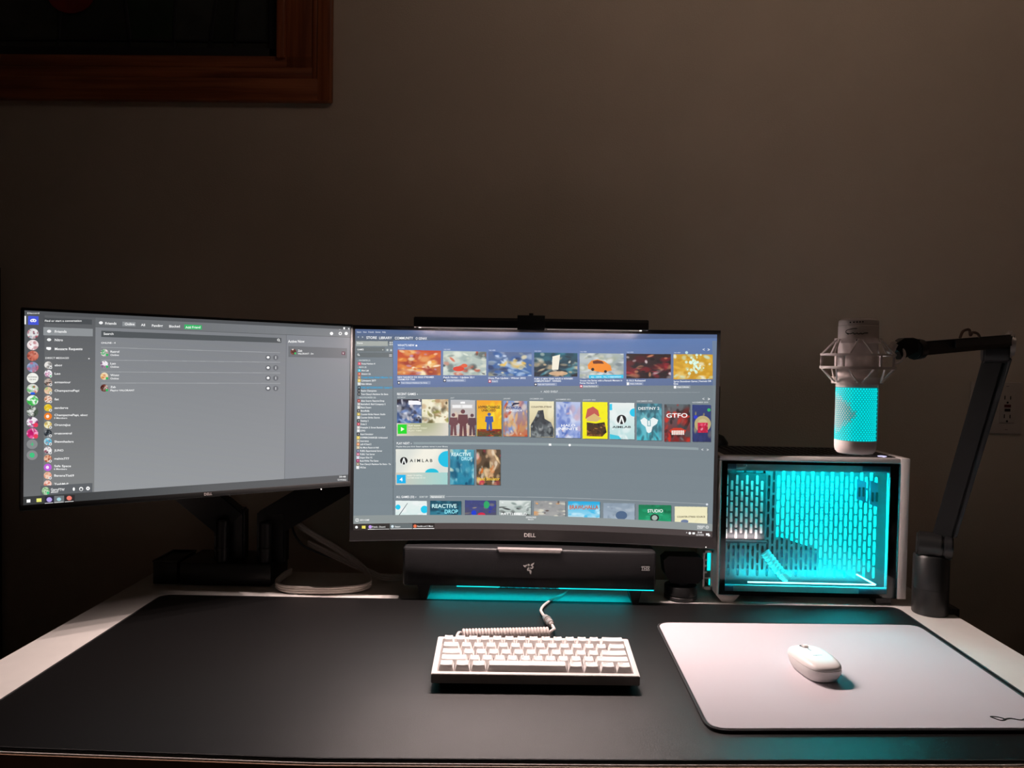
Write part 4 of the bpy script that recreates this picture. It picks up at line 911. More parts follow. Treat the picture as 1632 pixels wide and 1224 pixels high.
# ================================================================== SIDE MONITOR
c0 = Vector((-.5641, 1.3350, 1.1424)); ya, ti, ro = .6349, .0051, -.0079
X = Vector((math.cos(ya), math.sin(ya), 0)); Nn = Vector((-math.sin(ya), math.cos(ya), 0)); Z = Vector((0, 0, 1))*math.cos(ti)+Nn*math.sin(ti)
X2 = X*math.cos(ro)+Z*math.sin(ro); Z2 = -X*math.sin(ro)+Z*math.cos(ro); Y2 = Z2.cross(X2)
mw = Matrix(((X2.x, Y2.x, Z2.x, c0.x), (X2.y, Y2.y, Z2.y, c0.y), (X2.z, Y2.z, Z2.z, c0.z), (0, 0, 0, 1)))
sm = thing('monitor', 'flat black monitor turned inwards at the left, showing a chat window', 'monitor', m=mw)
sw, sh = .5375/2, .3024/2; bz = .0045; bb = .0085
k = MB(); k.box(-sw-bz, sw+bz, -.001, .012, -sh-bb, -sh, .0008); k.obj('bottom_bezel', M['armblk'], sm, True)
k = MB(); k.box(-sw-bz, sw+bz, -.001, .012, sh, sh+bz, .0008); k.box(-sw-bz, -sw, -.001, .012, -sh, sh, .0005); k.box(sw, sw+bz, -.001, .012, -sh, sh, .0005); k.obj('bezel', M['blk'], sm)
k = MB(); k.box(-sw-bz, sw+bz, .012, .022, -sh-bb, sh+bz, .002); k.box(-.16, .16, .022, .045, -.10, .10, .01); k.obj('back_shell', M['blk'], sm, True)
k = MB(); k.box(-sw-bz, sw+bz, -.0014, .010, -sh-bb-.0008, -sh-bb, .0002); k.obj('bottom_trim', M['armblk'], sm)
me = bpy.data.meshes.new('display'); me.from_pydata([(-sw, .0, -sh), (sw, .0, -sh), (sw, .0, sh), (-sw, .0, sh)], [], [(0, 1, 2, 3)]); uv = me.uv_layers.new(name='UVMap')
for i, q in enumerate(((0, 0), (1, 0), (1, 1), (0, 1))): uv.data[i].uv = q
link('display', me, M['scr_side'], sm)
text_obj('logo', 'DELL', .0062, M['silver'], sm, mwf(.006, -.0012, -sh-.0042), bold=True, ext=.02)
k = MB(); k.cyl((.213, -.003, -sh-bb-.0026), (.213, -.001, -sh-bb-.0026), .001, seg=8); k.obj('pilot_light', M['pilot'], sm)
k = MB(); k.box(-.05, .05, .045, .060, -.05, .05, .004); k.obj('mount_plate', M['blkm'], sm, True)

# ================================================================== DUAL MONITOR STAND
ds = thing('dual_monitor_stand', 'black twin-post monitor stand behind the angled monitor', 'monitor stand', (-.5, 1.6, .7503))
O = Vector((-.5, 1.6, .7503))
def rel(*p): return Vector(p)-O
k = MB(); k.box(-.222, -.028, -.020, .095, 0, .048, .005, 2); k.obj('base', M['blkm'], ds, True)
for px_, top in ((-.6385, .886), (-.5475, .882)):
    k = MB(); k.cyl(rel(px_, 1.60, .79), rel(px_, 1.60, top), .0125, seg=32, bev=.002); k.obj('post', M['blk'], ds, True)
    k = MB(); k.cyl(rel(px_, 1.60, .823), rel(px_, 1.60, .829), .0142, seg=32, bev=.001); k.obj('post_ring', M['blkm'], ds, True)
def barbox(p, q, w, th, bev=.004, yv=(0, 1, 0)):
    p, q = Vector(p), Vector(q); d = q-p; L_ = d.length; z = d.normalized(); y = Vector(yv); x = y.cross(z).normalized(); y = z.cross(x)
    t = bmesh.new(); bmesh.ops.create_cube(t, size=1); bmesh.ops.scale(t, vec=(w, th, L_), verts=t.verts); bmesh.ops.bevel(t, geom=t.edges[:], offset=bev, segments=2, affect='EDGES')
    c = (p+q)/2; bmesh.ops.transform(t, matrix=Matrix(((x.x, y.x, z.x, c.x), (x.y, y.y, z.y, c.y), (x.z, y.z, z.z, c.z), (0, 0, 0, 1))), verts=t.verts); return t
k = MB(); k.add(barbox(rel(-.632, 1.632, .79), rel(-.632, 1.632, .905), .066, .03)); k.obj('column', M['blkm'], ds, True)
k = MB(); k.add(barbox(rel(-.542, 1.632, .79), rel(-.542, 1.632, .90), .062, .03)); k.obj('column', M['blkm'], ds, True)
k = MB(); k.add(barbox(rel(-.628, 1.630, .872), rel(-.735, 1.58, .985), .074, .028)); k.obj('lower_arm', M['blkm'], ds, True)
k = MB(); k.add(barbox(rel(-.552, 1.630, .872), rel(-.36, 1.645, .990), .066, .028)); k.obj('lower_arm', M['blkm'], ds, True)
k = MB(); k.add(barbox(rel(-.735, 1.58, .975), rel(-.605, 1.40, 1.125), .05, .025)); k.obj('upper_arm', M['blkm'], ds, True)
k = MB(); k.add(barbox(rel(-.365, 1.645, .985), rel(.0, 1.635, 1.09), .045, .022)); k.obj('upper_arm', M['blkm'], ds, True)
k = MB(); k.cyl(rel(-.735, 1.56, .98), rel(-.735, 1.60, .98), .03); k.obj('elbow', M['blk'], ds, True)
k = MB(); k.cyl(rel(-.365, 1.628, .985), rel(-.365, 1.662, .985), .026); k.obj('elbow', M['blk'], ds, True)

# small open box left of the stand
bx = thing('desk_box', 'small dark box with a raised rim at the far left corner of the desk', 'box', (-.746, 1.632, .7503))
k = MB(); k.box(-.033, .018, -.048, .045, 0, .046, .002); k.obj('body', M['blk'], bx, True)
k = MB(); k.box(-.034, .019, -.049, -.045, .046, .050, .0008); k.box(-.034, .019, .042, .046, .046, .050, .0008); k.box(-.034, -.030, -.045, .042, .046, .050, .0008); k.box(.015, .019, -.045, .042, .046, .050, .0008); k.obj('rim', M['chairg'], bx, True)

# white cables by the stand
def cable_band(name, label, pts, r, m, strands=3, gap=.0036, grp='white cables behind the desk stand'):
    root = thing(name, label, 'cable')
    P_ = spline(pts, 10)
    for sidx in range(strands):
        off = (sidx-(strands-1)/2)*gap
        k = MB(); k.tube([p+Vector((0, 0, off)) for p in P_], r, 8); k.obj('strand', m, root, True)
    return root
cable_band('cable', 'flat pale cable arching from the stand and looping forward onto the desk',
           [(-.500, 1.66, .870), (-.485, 1.65, .862), (-.455, 1.645, .845), (-.40, 1.64, .815), (-.35, 1.63, .785), (-.322, 1.59, .765), (-.330, 1.562, .760), (-.37, 1.541, .760), (-.43, 1.534, .760), (-.485, 1.540, .760), (-.512, 1.565, .762), (-.510, 1.60, .768), (-.50, 1.625, .772)], .0031, M['cordg'], 3, .0044)
cable_band('cable', 'pale cable below the arching one, sloping down to the desk beside the stand',
           [(-.472, 1.655, .826), (-.455, 1.65, .820), (-.42, 1.648, .804), (-.375, 1.645, .785), (-.33, 1.64, .768), (-.30, 1.64, .7575), (-.25, 1.66, .7565)], .0029, M['cordg'], 3, .0040)
k = MB(); k.tube(spline([(-.505, 1.64, .885), (-.500, 1.635, .86), (-.49, 1.635, .84), (-.475, 1.64, .822), (-.44, 1.66, .80), (-.40, 1.68, .78)], 10), .0025, 8)
tag(k.obj('cable', M['blk'], None, True), 'thin black cable hanging behind the stand above the pale ones', 'cable')

# ================================================================== PC CASE
PX0, PX1, PY0, PY1, PZ0, PZ1 = .3868, .7655, 1.545, 1.728, .7645, 1.0475
pc = thing('computer_case', 'white computer case with a glass side glowing cyan, right of the monitors', 'computer case', (.576, 1.64, .7503))
PO = Vector((.576, 1.64, .7503))
def pbox(k, x0, x1, y0, y1, z0, z1, bev=0.): return k.box(x0-PO.x, x1-PO.x, y0-PO.y, y1-PO.y, z0-PO.z, z1-PO.z, bev)
k = MB(); pbox(k, PX0, PX1-.0185, PY0, PY1, PZ1-.0105, PZ1, .0035); k.obj('top_panel', M['pcw'], pc, True)
k = MB(); pbox(k, PX0+.012, PX1-.024, PY0+.012, PY1-.01, PZ1-.0005, PZ1+.0012, .0003); k.obj('top_vent', M['pcdark'], pc, True)
k = MB()
for q in range(22):
    for rr_ in range(7):
        x = PX0+.03+q*.0150; y = PY0+.025+rr_*.0205; pbox(k, x, x+.009, y, y+.012, PZ1+.0011, PZ1+.0016)
stuff(k.obj('vent_slats', M['slot'], pc))
k = MB(); pbox(k, PX0, PX0+.0045, PY0, PY1, PZ0, PZ1-.0104, .001); k.obj('rear_panel', M['pcw'], pc, True)
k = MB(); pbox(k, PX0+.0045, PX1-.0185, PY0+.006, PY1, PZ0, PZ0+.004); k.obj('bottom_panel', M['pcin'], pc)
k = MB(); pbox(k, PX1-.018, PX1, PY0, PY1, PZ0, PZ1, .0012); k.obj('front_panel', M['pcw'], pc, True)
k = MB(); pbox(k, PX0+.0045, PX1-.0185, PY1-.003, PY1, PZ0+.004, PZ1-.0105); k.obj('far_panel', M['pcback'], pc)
# feet: bottom skirt slanting in
k = MB(); k.poly([(PX0-PO.x, PZ0-PO.z+.001), (PX0+.012-PO.x, 0), (PX0+.035-PO.x, 0), (PX0+.048-PO.x, PZ0-PO.z+.001)], PY0-PO.y+.002, PY0-PO.y+.03, m=XZ(0)); k.obj('foot', M['pcw'], pc)
k = MB(); pbox(k, PX1-.055, PX1-.025, PY0+.01, PY0+.04, .7503, PZ0+.001); k.obj('foot', M['pcdark'], pc)
for x in (PX0+.012, PX1-.055):
    k = MB(); pbox(k, x, x+.03, PY1-.04, PY1-.01, .7503, PZ0+.001); k.obj('foot', M['pcdark'], pc)
# glass: pane with an opaque printed border
GX0, GX1, GZ0, GZ1 = .3925, .7462, PZ0+.0005, 1.0365
k = MB(); pbox(k, GX0, GX1, PY0, PY0+.0035, GZ0, GZ1, .0004); k.obj('glass_pane', M['glass'], pc)
wx_0, wx_1, wz_0, wz_1 = .4045, .7285, .7805, 1.0265
k = MB(); y0b, y1b = PY0+.0037, PY0+.0050
pbox(k, GX0, wx_0, y0b, y1b, GZ0, GZ1); pbox(k, wx_1, GX1, y0b, y1b, GZ0, GZ1); pbox(k, wx_0, wx_1, y0b, y1b, GZ0, wz_0-.008); pbox(k, wx_0, wx_1, y0b, y1b, wz_1+.004, GZ1); k.obj('printed_border', M['gloss'], pc)
# inner rails, lit, with clip blocks
k = MB(); pbox(k, wx_0-.004, wx_1+.004, y1b+.004, y1b+.010, 1.0165, 1.0330); k.obj('inner_rail', M['pcin'], pc)
k = MB(); pbox(k, wx_0-.004, wx_1+.004, y1b+.004, y1b+.010, PZ0+.004, PZ0+.0185); k.obj('inner_rail', M['pcin'], pc)
for x0_, x1_ in ((wx_0, .4225), (.6745, wx_1)):
    for za, zb_ in ((1.0195, 1.032), (PZ0+.006, PZ0+.0175)):
        k = MB(); pbox(k, x0_, x1_, y1b+.0005, y1b+.004, za, zb_, .0008); k.obj('clip_block', M['pcblue'], pc, True)
for x0_ in (.424, .6805):
    k = MB(); pbox(k, x0_, x0_+.019, y1b+.001, y1b+.006, 1.0205, 1.0335, .003); k.obj('clip_tab', M['pcin'], pc, True)
# inner floor and ceiling
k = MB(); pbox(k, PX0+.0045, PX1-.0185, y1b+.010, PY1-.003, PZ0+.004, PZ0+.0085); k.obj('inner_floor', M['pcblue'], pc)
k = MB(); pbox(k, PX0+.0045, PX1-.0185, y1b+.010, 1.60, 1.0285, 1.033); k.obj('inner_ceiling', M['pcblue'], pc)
# slotted panel with real capsule holes
SY = 1.600
t = bmesh.new(); pitx, pity = .01, .0268; cols = 33; rw, rh = .0029, .0118
zlo, zhi = .7885, 1.019
def cell(cx, cz, hz0, hz1):
    o8 = [(cx-pitx/2, hz0), (cx, hz0), (cx+pitx/2, hz0), (cx+pitx/2, cz), (cx+pitx/2, hz1), (cx, hz1), (cx-pitx/2, hz1), (cx-pitx/2, cz)]
    i8 = [(cx-rw*.8, cz-rh+rw*.35), (cx, cz-rh), (cx+rw*.8, cz-rh+rw*.35), (cx+rw, cz), (cx+rw*.8, cz+rh-rw*.35), (cx, cz+rh), (cx-rw*.8, cz+rh-rw*.35), (cx-rw, cz)]
    i8[3] = (cx+rw, cz); 
    A_ = [t.verts.new((x, SY, z)) for x, z in o8]; B_ = [t.verts.new((x, SY, z)) for x, z in i8]; D_ = [t.verts.new((x, SY+.0016, z)) for x, z in i8]
    for i in range(8):
        t.faces.new((A_[i], A_[(i+1) % 8], B_[(i+1) % 8], B_[i])); t.faces.new((B_[i], B_[(i+1) % 8], D_[(i+1) % 8], D_[i]))
for c in range(cols):
    cx = .404+c*pitx; z = zlo-(pity/2 if c % 2 else 0)
    z = zlo+(pity*.5 if c % 2 else 0)
    if c % 2:   # filler below
        vv = [t.verts.new(p) for p in ((cx-pitx/2, SY, zlo), (cx+pitx/2, SY, zlo), (cx+pitx/2, SY, z), (cx-pitx/2, SY, z))]; t.faces.new(vv)
    while z+pity <= zhi+.0001: cell(cx, z+pity/2, z, z+pity); z += pity
    vv = [t.verts.new(p) for p in ((cx-pitx/2, SY, z), (cx+pitx/2, SY, z), (cx+pitx/2, SY, 1.03), (cx-pitx/2, SY, 1.03))]; t.faces.new(vv)
vv = [t.verts.new(p) for p in ((.399, SY, PZ0+.008), (.729, SY, PZ0+.008), (.729, SY, zlo), (.399, SY, zlo))]; t.faces.new(vv)
vv = [t.verts.new(p) for p in ((.3915, SY, PZ0+.008), (.399, SY, PZ0+.008), (.399, SY, 1.03), (.3915, SY, 1.03))]; t.faces.new(vv)
vv = [t.verts.new(p) for p in ((.729, SY, PZ0+.008), (.7468, SY, PZ0+.008), (.7468, SY, 1.03), (.729, SY, 1.03))]; t.faces.new(vv)
bmesh.ops.recalc_face_normals(t, faces=t.faces)
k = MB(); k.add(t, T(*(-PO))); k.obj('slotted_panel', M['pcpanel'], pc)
# components behind the slots
k = MB(); pbox(k, .4085, .4955, 1.590, 1.70, .868, 1.006, .002); k.obj('power_supply', M['pcdark'], pc, True)
k = MB(); pbox(k, .404, .4975, 1.577, 1.5995, .8635, .8675, .0008); k.obj('power_supply_shelf', M['pcdark'], pc, True)
k = MB()
for c_ in range(8):
    for r_ in range(6):
        xx = .4145+c_*.0103; zz = .8705+r_*.0225+(.0112 if c_ % 2 else 0)
        if zz+.019 < 1.004: pbox(k, xx-.0027, xx+.0027, 1.5885, 1.5905, zz, zz+.019, .0016)
stuff(k.obj('supply_grille', M['pcgrey'], pc, True))
l = light('supply_fill_light', 'AREA', (.452, 1.580, .8685), .035, (1., .80, .78), (.08, .004), (0, .35, 1)); l.parent = pc; l.location = Vector(l.location)-PO  # added warm fill, brightens the supply grille from below; no lamp part here
k = MB(); pbox(k, .4965, .523, 1.604, 1.70, .83, 1.018, .002); k.obj('drive_cage', M['pcdark'], pc, True)
k = MB(); pbox(k, .398, .470, 1.606, 1.70, .852, .866, .001); k.obj('cooler_fan', M['pcdark'], pc, True)
k = MB(); k.poly([(.47-PO.x, .866-PO.z), (.47-PO.x, .846-PO.z), (.615-PO.x, .846-PO.z), (.53-PO.x, .872-PO.z)], 1.606-PO.y, 1.69-PO.y, m=XZ(0)); k.obj('graphics_card_fin', M['pcdark'], pc)
k = MB(); pbox(k, .398, .615, 1.616, 1.70, .800, .844, .003); k.obj('graphics_card', M['pcblue'], pc, True)
k = MB(); pbox(k, .470, .505, 1.606, 1.612, .800, .842, .001); k.obj('graphics_plug', M['pcdark'], pc)
# dotted bracket in front of the panel
k = MB()
for i in range(13):
    for j in range(13):
        if (i*7+j*3) % 11 == 0: continue
        x, z = .5565+i*.0083, .9035+j*.0066; k.add((lambda q: (bmesh.ops.create_circle(q, cap_ends=True, segments=8, radius=.00165), q)[1])(bmesh.new()), T(x-PO.x, SY-.0012-PO.y, z-PO.z) @ RX(PI/2))
stuff(k.obj('perforations', M['pcblue'], pc))
for x0_, za, x1_, zb_ in ((.683, .955, .703, .992), (.7105, .945, .7265, .990)):
    k = MB(); k.poly([(x0_-PO.x, za-PO.z), (x1_-PO.x, za-.006-PO.z), (x1_-PO.x, zb_-PO.z), (x0_-PO.x, zb_+.006-PO.z)], SY-.004-PO.y, SY-.002-PO.y, m=XZ(0)); k.obj('bracket_plate', M['pcblue'], pc)
    for q in range(2):
        k = MB(); xx = x0_+.003+q*.0085; pbox(k, xx, xx+.0042, SY-.0048, SY-.004, za+.006, za+.026, .0015); k.obj('bracket_slot', M['pcdark'], pc)
# clear hose
k = MB(); hp = spline([(.497, 1.594, .842), (.508, 1.590, .828), (.520, 1.585, .812), (.532, 1.578, .798)], 8)
k.tube([p-PO for p in hp], [.010+.0012*math.sin(i*2.2) for i in range(len(hp))], 14); k.obj('clear_hose', M['pcin'], pc, True)
k = MB(); k.cyl(Vector((.530, 1.579, .801))-PO, Vector((.541, 1.573, .792))-PO, .0105, seg=20, bev=.002); k.obj('hose_collar', M['pcin'], pc, True)
# LED strips
k = MB(); pbox(k, .455, .7135, 1.5645, 1.5665, .7855, .7882, .0005); k.obj('led_strip', M['ledw'], pc)
k = MB(); k.tube([Vector((.7135, 1.5655, .7868))-PO, Vector((.688, 1.597, .799))-PO], .0017, 8); k.obj('led_strip', M['ledw'], pc)
k = MB(); pbox(k, .445, .70, 1.5640, 1.5665, 1.0268, 1.0284); k.obj('led_strip', M['led'], pc)
k = MB(); pbox(k, .535, .735, 1.612, 1.614, 1.018, 1.022); k.obj('led_strip', M['led'], pc)
k = MB(); pbox(k, .63, .735, 1.612, 1.614, .780, .784); k.obj('led_strip', M['led'], pc)
l = light('case_inner_light', 'AREA', (.625, 1.660, 1.020), 5.5, CYAN, (.20, .06), (0, 0, -1)); l.parent = pc; l.location = Vector(l.location)-PO
l = light('case_front_light', 'AREA', (.575, 1.564, 1.0255), .85, CYAN, (.26, .010), (0, -.42, -1), R(150)); l.parent = pc; l.location = Vector(l.location)-PO
l = light('case_floor_light', 'AREA', (.575, 1.573, .7875), .42, CYAN, (.26, .014), (0, .25, 1)); l.parent = pc; l.location = Vector(l.location)-PO
# expansion bracket on the rear (left) side
k = MB()
bx0, bx1, bz0, bz1, by = .3655, .3862, .7665, .8475, 1.5755
pbox(k, bx0, bx0+.0045, by, by+.0015, bz0, bz1); pbox(k, bx1-.004, bx1, by, by+.0015, bz0, bz1); pbox(k, bx0, bx1, by, by+.0015, bz0, bz0+.006); pbox(k, bx0, bx1, by, by+.0015, bz1-.005, bz1); pbox(k, bx0, bx1, by, by+.0015, .789, .791)
for z in (.800, .813, .826): pbox(k, bx0+.004, bx0+.009, by, by+.0015, z, z+.004)
k.obj('expansion_bracket', M['pcw'], pc)
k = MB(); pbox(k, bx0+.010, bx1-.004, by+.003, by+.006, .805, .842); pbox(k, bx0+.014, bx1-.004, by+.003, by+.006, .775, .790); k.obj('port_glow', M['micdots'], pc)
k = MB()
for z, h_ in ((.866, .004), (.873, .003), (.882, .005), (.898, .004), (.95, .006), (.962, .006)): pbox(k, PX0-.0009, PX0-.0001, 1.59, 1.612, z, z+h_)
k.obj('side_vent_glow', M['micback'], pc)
k = MB(); k.cyl(Vector((.7185, 1.565, PZ1+.0005))-PO, Vector((.7185, 1.565, PZ1+.0022))-PO, .0085, seg=24); k.obj('power_button', M['power'], pc, True)

# antenna behind the case
an = thing('antenna', 'thin black stick antenna standing behind the corner of the white case', 'antenna', (.431, 1.755, 1.045))
k = MB(); k.lathe([(.026, .0), (.026, .008), (.016, .022), (.006, .026)], 24); k.obj('magnetic_base', M['blk'], an, True)
k = MB(); k.cyl((0, 0, .02), (.001, 0, .038), .0045, seg=14); k.obj('hinge', M['blkm'], an, True)
k = MB(); k.cyl((.001, 0, .034), (.0025, 0, .135), .0046, .0038, seg=14, bev=.001); k.obj('stick', M['blk'], an, True)
# shelf strut that carries it: antenna sits on a small bracket on the wall
k = MB(); k.box(-.03, .03, -.027, .045, -.006, 0, .001); k.obj('wall_bracket', M['blk'], an, True)

# ================================================================== MICROPHONE
MX, MY = .5300, 1.25
mc = thing('microphone', 'white microphone with a glowing cyan grille hanging from the black arm', 'microphone', (MX, MY, 1.0895))
z_ = lambda z: z-1.0895
k = MB(); k.lathe([(.020, z_(1.0895)), (.0265, z_(1.0905)), (.0302, z_(1.0945)), (.0314, z_(1.101)), (.0314, z_(1.1040)), (.0311, z_(1.1043)), (.0314, z_(1.1046)), (.0316, z_(1.1115))], 48); k.obj('bottom_cap', M['micw'], mc, True)
k = MB(); k.lathe([(.0308, z_(1.1115)), (.0308, z_(1.1965))], 48, cap=False); k.obj('grille_core', M['micback'], mc, True)
on, dim, off = bmesh.new(), bmesh.new(), bmesh.new(); nc = 44; nrow = 26
for r_ in range(nrow):
    zz = 1.1135+r_*.00322
    for c in range(nc):
        a = 2*PI*(c+.5*(r_ % 2))/nc-PI/2      # -PI/2 faces the camera
        da = (a+PI/2+PI) % (2*PI)-PI
        if abs(da-R(54)) < R(3.2): continue    # seam
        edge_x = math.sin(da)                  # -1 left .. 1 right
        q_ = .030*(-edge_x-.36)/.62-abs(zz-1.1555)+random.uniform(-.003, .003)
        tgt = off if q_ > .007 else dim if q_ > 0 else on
        m_ = T(.0316*math.cos(a), .0316*math.sin(a), z_(zz)) @ RZ(a) @ RY(PI/2)
        q = bmesh.new(); bmesh.ops.create_circle(q, cap_ends=True, segments=6, radius=.00150); bmesh.ops.transform(q, matrix=m_, verts=q.verts)
        me = bpy.data.meshes.new('q'); q.to_mesh(me); q.free(); tgt.from_mesh(me); bpy.data.meshes.remove(me)
for bmx, nm, mt in ((on, 'lit_grille_cells', M['micdots']), (dim, 'dim_grille_cells', M['micdim']), (off, 'faint_grille_cells', M['micfaint'])):
    me = bpy.data.meshes.new(nm); bmx.to_mesh(me); bmx.free(); stuff(link(nm, me, mt, mc))
k = MB(); a = -PI/2+R(54); k.add((lambda q: (bmesh.ops.create_cube(q, size=1), bmesh.ops.scale(q, vec=(.0009, .0022, .084), verts=q.verts), q)[2])(bmesh.new()), T(.0313*math.cos(a), .0313*math.sin(a), z_(1.1545)) @ RZ(a)); k.obj('grille_seam', M['slot'], mc)
k = MB(); k.lathe([(.0317, z_(1.1965)), (.0317, z_(1.2045)), (.0298, z_(1.2050)), (.0296, z_(1.268)), (.0300, z_(1.2685)), (.0302, z_(1.2945)), (.0296, z_(1.2952)), (.0300, z_(1.2962)), (.0296, z_(1.303)), (.0262, z_(1.3058)), (.018, z_(1.3068))], 56); k.obj('body', M['micw'], mc, True)
def onbody(x, z, r): return Vector((x, -math.sqrt(r*r-x*x), z_(z)))
k = MB()
for i in range(5): p = onbody(-.0215+i*.0039, 1.2992+.0002*i, .0299); k.cyl(p+Vector((0, .002, 0)), p-Vector((0, .0005, 0)), .0011, seg=8)
k.obj('indicator_holes', M['slot'], mc)
sg = [(-.0235, 1.2800), (-.0262, 1.2835), (-.0250, 1.2872), (-.019, 1.2892), (-.0135, 1.2895)]
k = MB(); k.tube([onbody(*((p.x, p.y)+(.0304,))) for p in spline([(a_, b_, 0) for a_, b_ in sg], 6)], .0005, 5); 
wv = [(-.0255, 1.2822), (-.0215, 1.2812), (-.0185, 1.2825), (-.0165, 1.2806), (-.0135, 1.2822), (-.0115, 1.2806), (-.0085, 1.2822), (-.0065, 1.2808), (-.0035, 1.2822), (.002, 1.2826)]
k.tube([onbody(*((p.x, p.y)+(.0304,))) for p in spline([(a_, b_, 0) for a_, b_ in wv], 6)], .0006, 5); k.obj('script_logo', M['shade'], mc, True)
# shock mount
sk = thing('shock_mount', 'white ring shock mount caging the microphone body', 'shock mount', (MX, MY, 1.20))
zs = lambda z: z-1.20
def ringtube(k, r0_, r1_, za, zb_, seg=56):
    t = bmesh.new(); P4 = [(r0_, za), (r1_, za), (r1_, zb_), (r0_, zb_)]; R_ = []
    for i in range(seg):
        a = 2*PI*i/seg; R_.append([t.verts.new((r*math.cos(a), r*math.sin(a), z)) for r, z in P4])
    for i in range(seg):
        A_, B_ = R_[i], R_[(i+1) % seg]
        for j in range(4): t.faces.new((A_[j], A_[(j+1) % 4], B_[(j+1) % 4], B_[j]))
    bmesh.ops.recalc_face_normals(t, faces=t.faces); return k.add(t)
k = MB(); ringtube(k, .0306, .0352, zs(1.2670), zs(1.2745)); k.obj('upper_collar', M['micw'], sk, True)
k = MB(); ringtube(k, .0320, .0382, zs(1.2020), zs(1.2125)); k.obj('lower_collar', M['micw'], sk, True)
k = MB(); ringtube(k, .0515, .0560, zs(1.2465), zs(1.2500)); k.obj('ring', M['micw'], sk, True)
k = MB(); ringtube(k, .0515, .0565, zs(1.2255), zs(1.2298)); k.obj('ring', M['micw'], sk, True)
for i in range(6):
    a = R(-75+60*i); c_, s_ = math.cos(a), math.sin(a)
    k = MB(); k.box(-.002, .002, -.0018, .0018, zs(1.2295), zs(1.2468), .0005, m=T(.0535*c_, .0535*s_, 0) @ RZ(a)); k.obj('upright', M['micw'], sk)
    a2_ = a+R(28)
    for dz0, dz1, rr0, rr1, da in ((1.2500, 1.2725, .0540, .0355, R(17)), (1.2500, 1.2725, .0540, .0355, -R(17))):
        p = Vector((rr0*math.cos(a2_+da), rr0*math.sin(a2_+da), zs(dz0))); q = Vector((rr1*math.cos(a2_+da*.28), rr1*math.sin(a2_+da*.28), zs(dz1)))
        k = MB(); k.tube([p, q], .0013, 6); k.obj('strut', M['micw'], sk, True)
    for da in (R(20), -R(20)):
        p = Vector((.0540*math.cos(a2_+da), .0540*math.sin(a2_+da), zs(1.2257))); q = Vector((.0385*math.cos(a2_+da*.22), .0385*math.sin(a2_+da*.22), zs(1.2045)))
        k = MB(); k.tube([p, q], .0014, 6); k.obj('strut', M['micw'], sk, True)
k = MB()
for a in (R(-115), R(-45), R(40), R(150)):
    for z, r in ((1.2707, .0352), (1.2072, .0382)): 
        p = Vector((r*math.cos(a), r*math.sin(a), zs(z))); n_ = Vector((math.cos(a), math.sin(a), 0)); k.cyl(p-n_*.002, p+n_*.0004, .0017, seg=10)
k.obj('screw_holes', M['slot'], sk)
k = MB(); k.tube(spline([(.0535, -.012, zs(1.235)), (.064, -.012, zs(1.240)), (.070, -.010, zs(1.250)), (.066, -.006, zs(1.262)), (.055, -.004, zs(1.270))], 8), .0022, 8); k.tube([(.048, -.004, zs(1.252)), (.056, -.004, zs(1.267))], .007, 10); k.obj('swivel_hook', M['micw'], sk, True)

# ================================================================== BOOM ARM
ba = thing('microphone_stand', 'black jointed boom arm clamped at the right end of the desk', 'microphone arm', (.7945, 1.5095, .7503))
AO = Vector((.7945, 1.5095, .7503))
ar = lambda *p: Vector(p)-AO
k = MB(); k.lathe([(.0315, 0), (.0325, .002), (.0325, .050), (.0318, .0505), (.0325, .051), (.0325, .112), (.030, .116)], 40); k.obj('base_post', M['blkm'], ba, True)
k = MB(); k.box(.015, .048, -.012, .030, -.0, .012, .002); k.box(.0445, .052, -.012, .030, -.07, .012, .002); k.box(.0, .052, -.012, .030, -.078, -.068, .002); k.cyl((.01, .008, -.068), (.01, .008, -.0290), .006, seg=16); k.obj('clamp', M['blkm'], ba, True)
k = MB(); k.cyl(ar(.7655, 1.512, .8865), ar(.806, 1.494, .8850), .0245, seg=36, bev=.003); k.obj('joint', M['blkm'], ba, True)
k = MB(); k.cyl(ar(.807, 1.4937, .885), ar(.822, 1.487, .8845), .0245, seg=36, bev=.003); k.obj('joint_cap', M['blk'], ba, True)
k = MB(); k.add(barbox(ar(.8065, 1.500, .890), ar(.8490, 1.415, 1.262), .0350, .024, .004, (.52, .85, 0))); k.obj('lower_arm', M['armblk'], ba, True)
k = MB(); k.add(barbox(ar(.8265, 1.491, .905), ar(.8675, 1.407, 1.250), .010, .018, .002, (.52, .85, 0))); k.obj('cable_channel', M['chairg'], ba, True)
k = MB(); k.cyl(ar(.826, 1.420, 1.2600), ar(.864, 1.404, 1.2600), .0205, seg=32, bev=.003); k.obj('elbow', M['blk'], ba, True)
k = MB(); k.cyl(ar(.862, 1.410, 1.2740), ar(.874, 1.405, 1.2740), .0245, seg=36, bev=.004); k.obj('elbow_cap', M['silver'], ba, True)
k = MB(); k.add(barbox(ar(.6300, 1.255, 1.2600), ar(.864, 1.405, 1.2800), .0225, .026, .003)); k.obj('upper_arm', M['blkm'], ba, True)
k = MB(); k.add(barbox(ar(.70, 1.2780, 1.2690), ar(.852, 1.378, 1.2822), .013, .002, .0006)); k.obj('side_strip', M['chairg'], ba, True)
k = MB(); k.cyl(ar(.617, 1.248, 1.258), ar(.634, 1.258, 1.2595), .0165, seg=12, bev=.002); k.obj('end_collar', M['blk'], ba, True)
k = MB(); k.poly([(.5800, 1.2625), (.6, 1.2765), (.6130, 1.2770), (.624, 1.2740), (.624, 1.2560), (.611, 1.2500), (.598, 1.2420), (.5925, 1.2540)], -.011, .011, m=XZ(0) ); 
o = k.obj('head_joint', M['blk'], ba); o.location = (-AO.x, 1.252-AO.y, -AO.z)
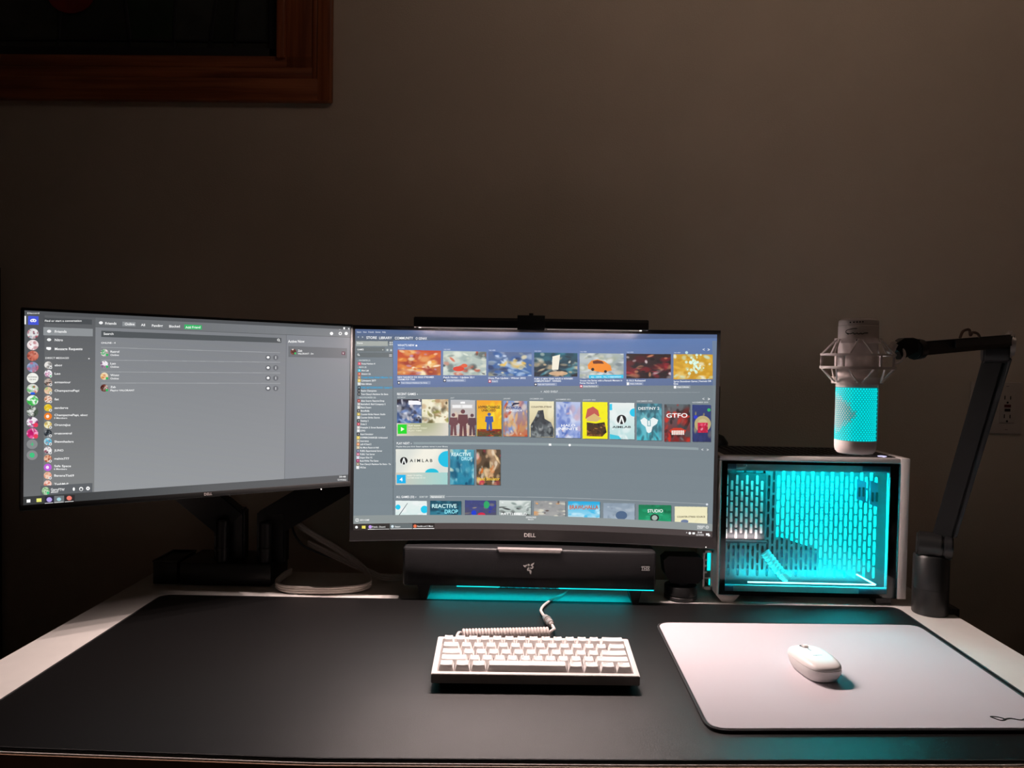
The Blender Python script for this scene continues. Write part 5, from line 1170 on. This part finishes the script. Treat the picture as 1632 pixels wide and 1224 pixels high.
k = MB(); k.tube(spline([ar(.715, 1.292, 1.280), ar(.722, 1.296, 1.291), ar(.735, 1.302, 1.294), ar(.740, 1.306, 1.285), ar(.746, 1.31, 1.290), ar(.757, 1.315, 1.288), ar(.765, 1.322, 1.281)], 8), .0022, 8); k.obj('cable_tie', M['twine'], ba, True)

# ================================================================== OUTLET
ol = thing('outlet_plate', 'ivory double outlet wall plate half hidden by the boom arm', 'outlet', (1.0815, WY, 1.1395))
k = MB(); k.box(-.0595, .0595, -.006, 0, -.060, .060, .003); k.obj('plate', M['wallplate'], ol, True)
for cxp in (-.0235, .0235):
    k = MB(); k.box(cxp-.017, cxp+.017, -.0078, -.006, -.0345, .0345, .001); k.obj('receptacle', M['wallplate'], ol, True)
    if cxp < 0:
        k = MB(); k.box(cxp-.0095, cxp+.0095, -.0092, -.0078, -.016, .016, .001); k.obj('rocker_switch', M['wallplate'], ol, True); continue
    k = MB()
    for zc in (.0195, -.0235):
        k.box(cxp-.0075, cxp-.0055, -.0083, -.0077, zc, zc+.009); k.box(cxp+.0055, cxp+.0075, -.0083, -.0077, zc, zc+.008)
        k.cyl((cxp, -.0083, zc-.007), (cxp, -.0077, zc-.007), .0024, seg=12)
    k.obj('socket_slots', M['slot'], ol)
    k = MB(); k.box(cxp-.0075, cxp+.0075, -.0092, -.0078, .0015, .0080, .0006); k.obj('reset_button', M['red'], ol)
    k = MB(); k.box(cxp-.0065, cxp+.0065, -.0092, -.0078, -.0080, -.0015, .0006); k.obj('test_button', M['dred'], ol)
for cxp in (-.0235, .0235):
    for z in (-.050, .050):
        k = MB(); k.box(cxp-.003, cxp+.003, -.0066, -.006, z-.0006, z+.0006); k.obj('screw_slot', M['ink'], ol)

# ================================================================== EDGE OF VIEW
cb = thing('cabinet', 'tall black cabinet edge against the wall at the far left', 'cabinet', (-1.50, 1.60, 0))
k = MB(); k.box(-.25, .262, -.19, .185, .02, 1.43, .003); k.obj('body', M['blk'], cb, True)
k = MB(); k.box(-.24, .002, -.208, -.19, .04, 1.42, .003); k.obj('door', M['blk'], cb, True)
k = MB(); k.box(.006, .255, -.208, -.19, .04, 1.42, .003); k.obj('door', M['blk'], cb, True)
k = MB(); k.box(-.25, .262, -.18, .18, 0, .02); k.obj('plinth', M['blk'], cb)

ch = thing('office_chair', 'dark padded chair pushed beside the right end of the desk', 'chair', (1.33, 1.38, 0))
k = MB(); k.box(-.24, .24, -.23, .23, .43, .52, .035, 4); k.obj('seat', M['chairf'], ch, True)
k = MB(); k.box(-.25, .22, .19, .27, .56, .845, .038, 4); k.obj('backrest', M['chairf'], ch, True)
for sx in (-1, 1):
    k = MB(); k.box(sx*.27-.03, sx*.27+.03, -.16, .14, .665, .695, .013, 3); o = k.obj('armrest', M['chairg'], ch, True)
    k = MB(); k.box(sx*.27-.015, sx*.27+.015, -.02, .03, .46, .668, .005); k.obj('armrest_post', M['chairg'], ch, True)
k = MB(); k.box(-.03, .03, .20, .26, .46, .60, .01); k.obj('back_post', M['chairg'], ch, True)
k = MB(); k.cyl((0, 0, .08), (0, 0, .44), .028); k.obj('gas_column', M['blkm'], ch, True)
for i in range(5):
    a = R(18+72*i); k = MB(); k.tube([(0, 0, .10), (.26*math.cos(a), .26*math.sin(a), .065)], [.022, .014], 8); k.obj('leg', M['chairg'], ch, True)
    k = MB(); p = Vector((.26*math.cos(a), .26*math.sin(a), .0275)); n_ = Vector((-math.sin(a), math.cos(a), 0)); k.cyl(p-n_*.012, p+n_*.012, .0275, seg=20); k.obj('caster', M['blk'], ch, True)
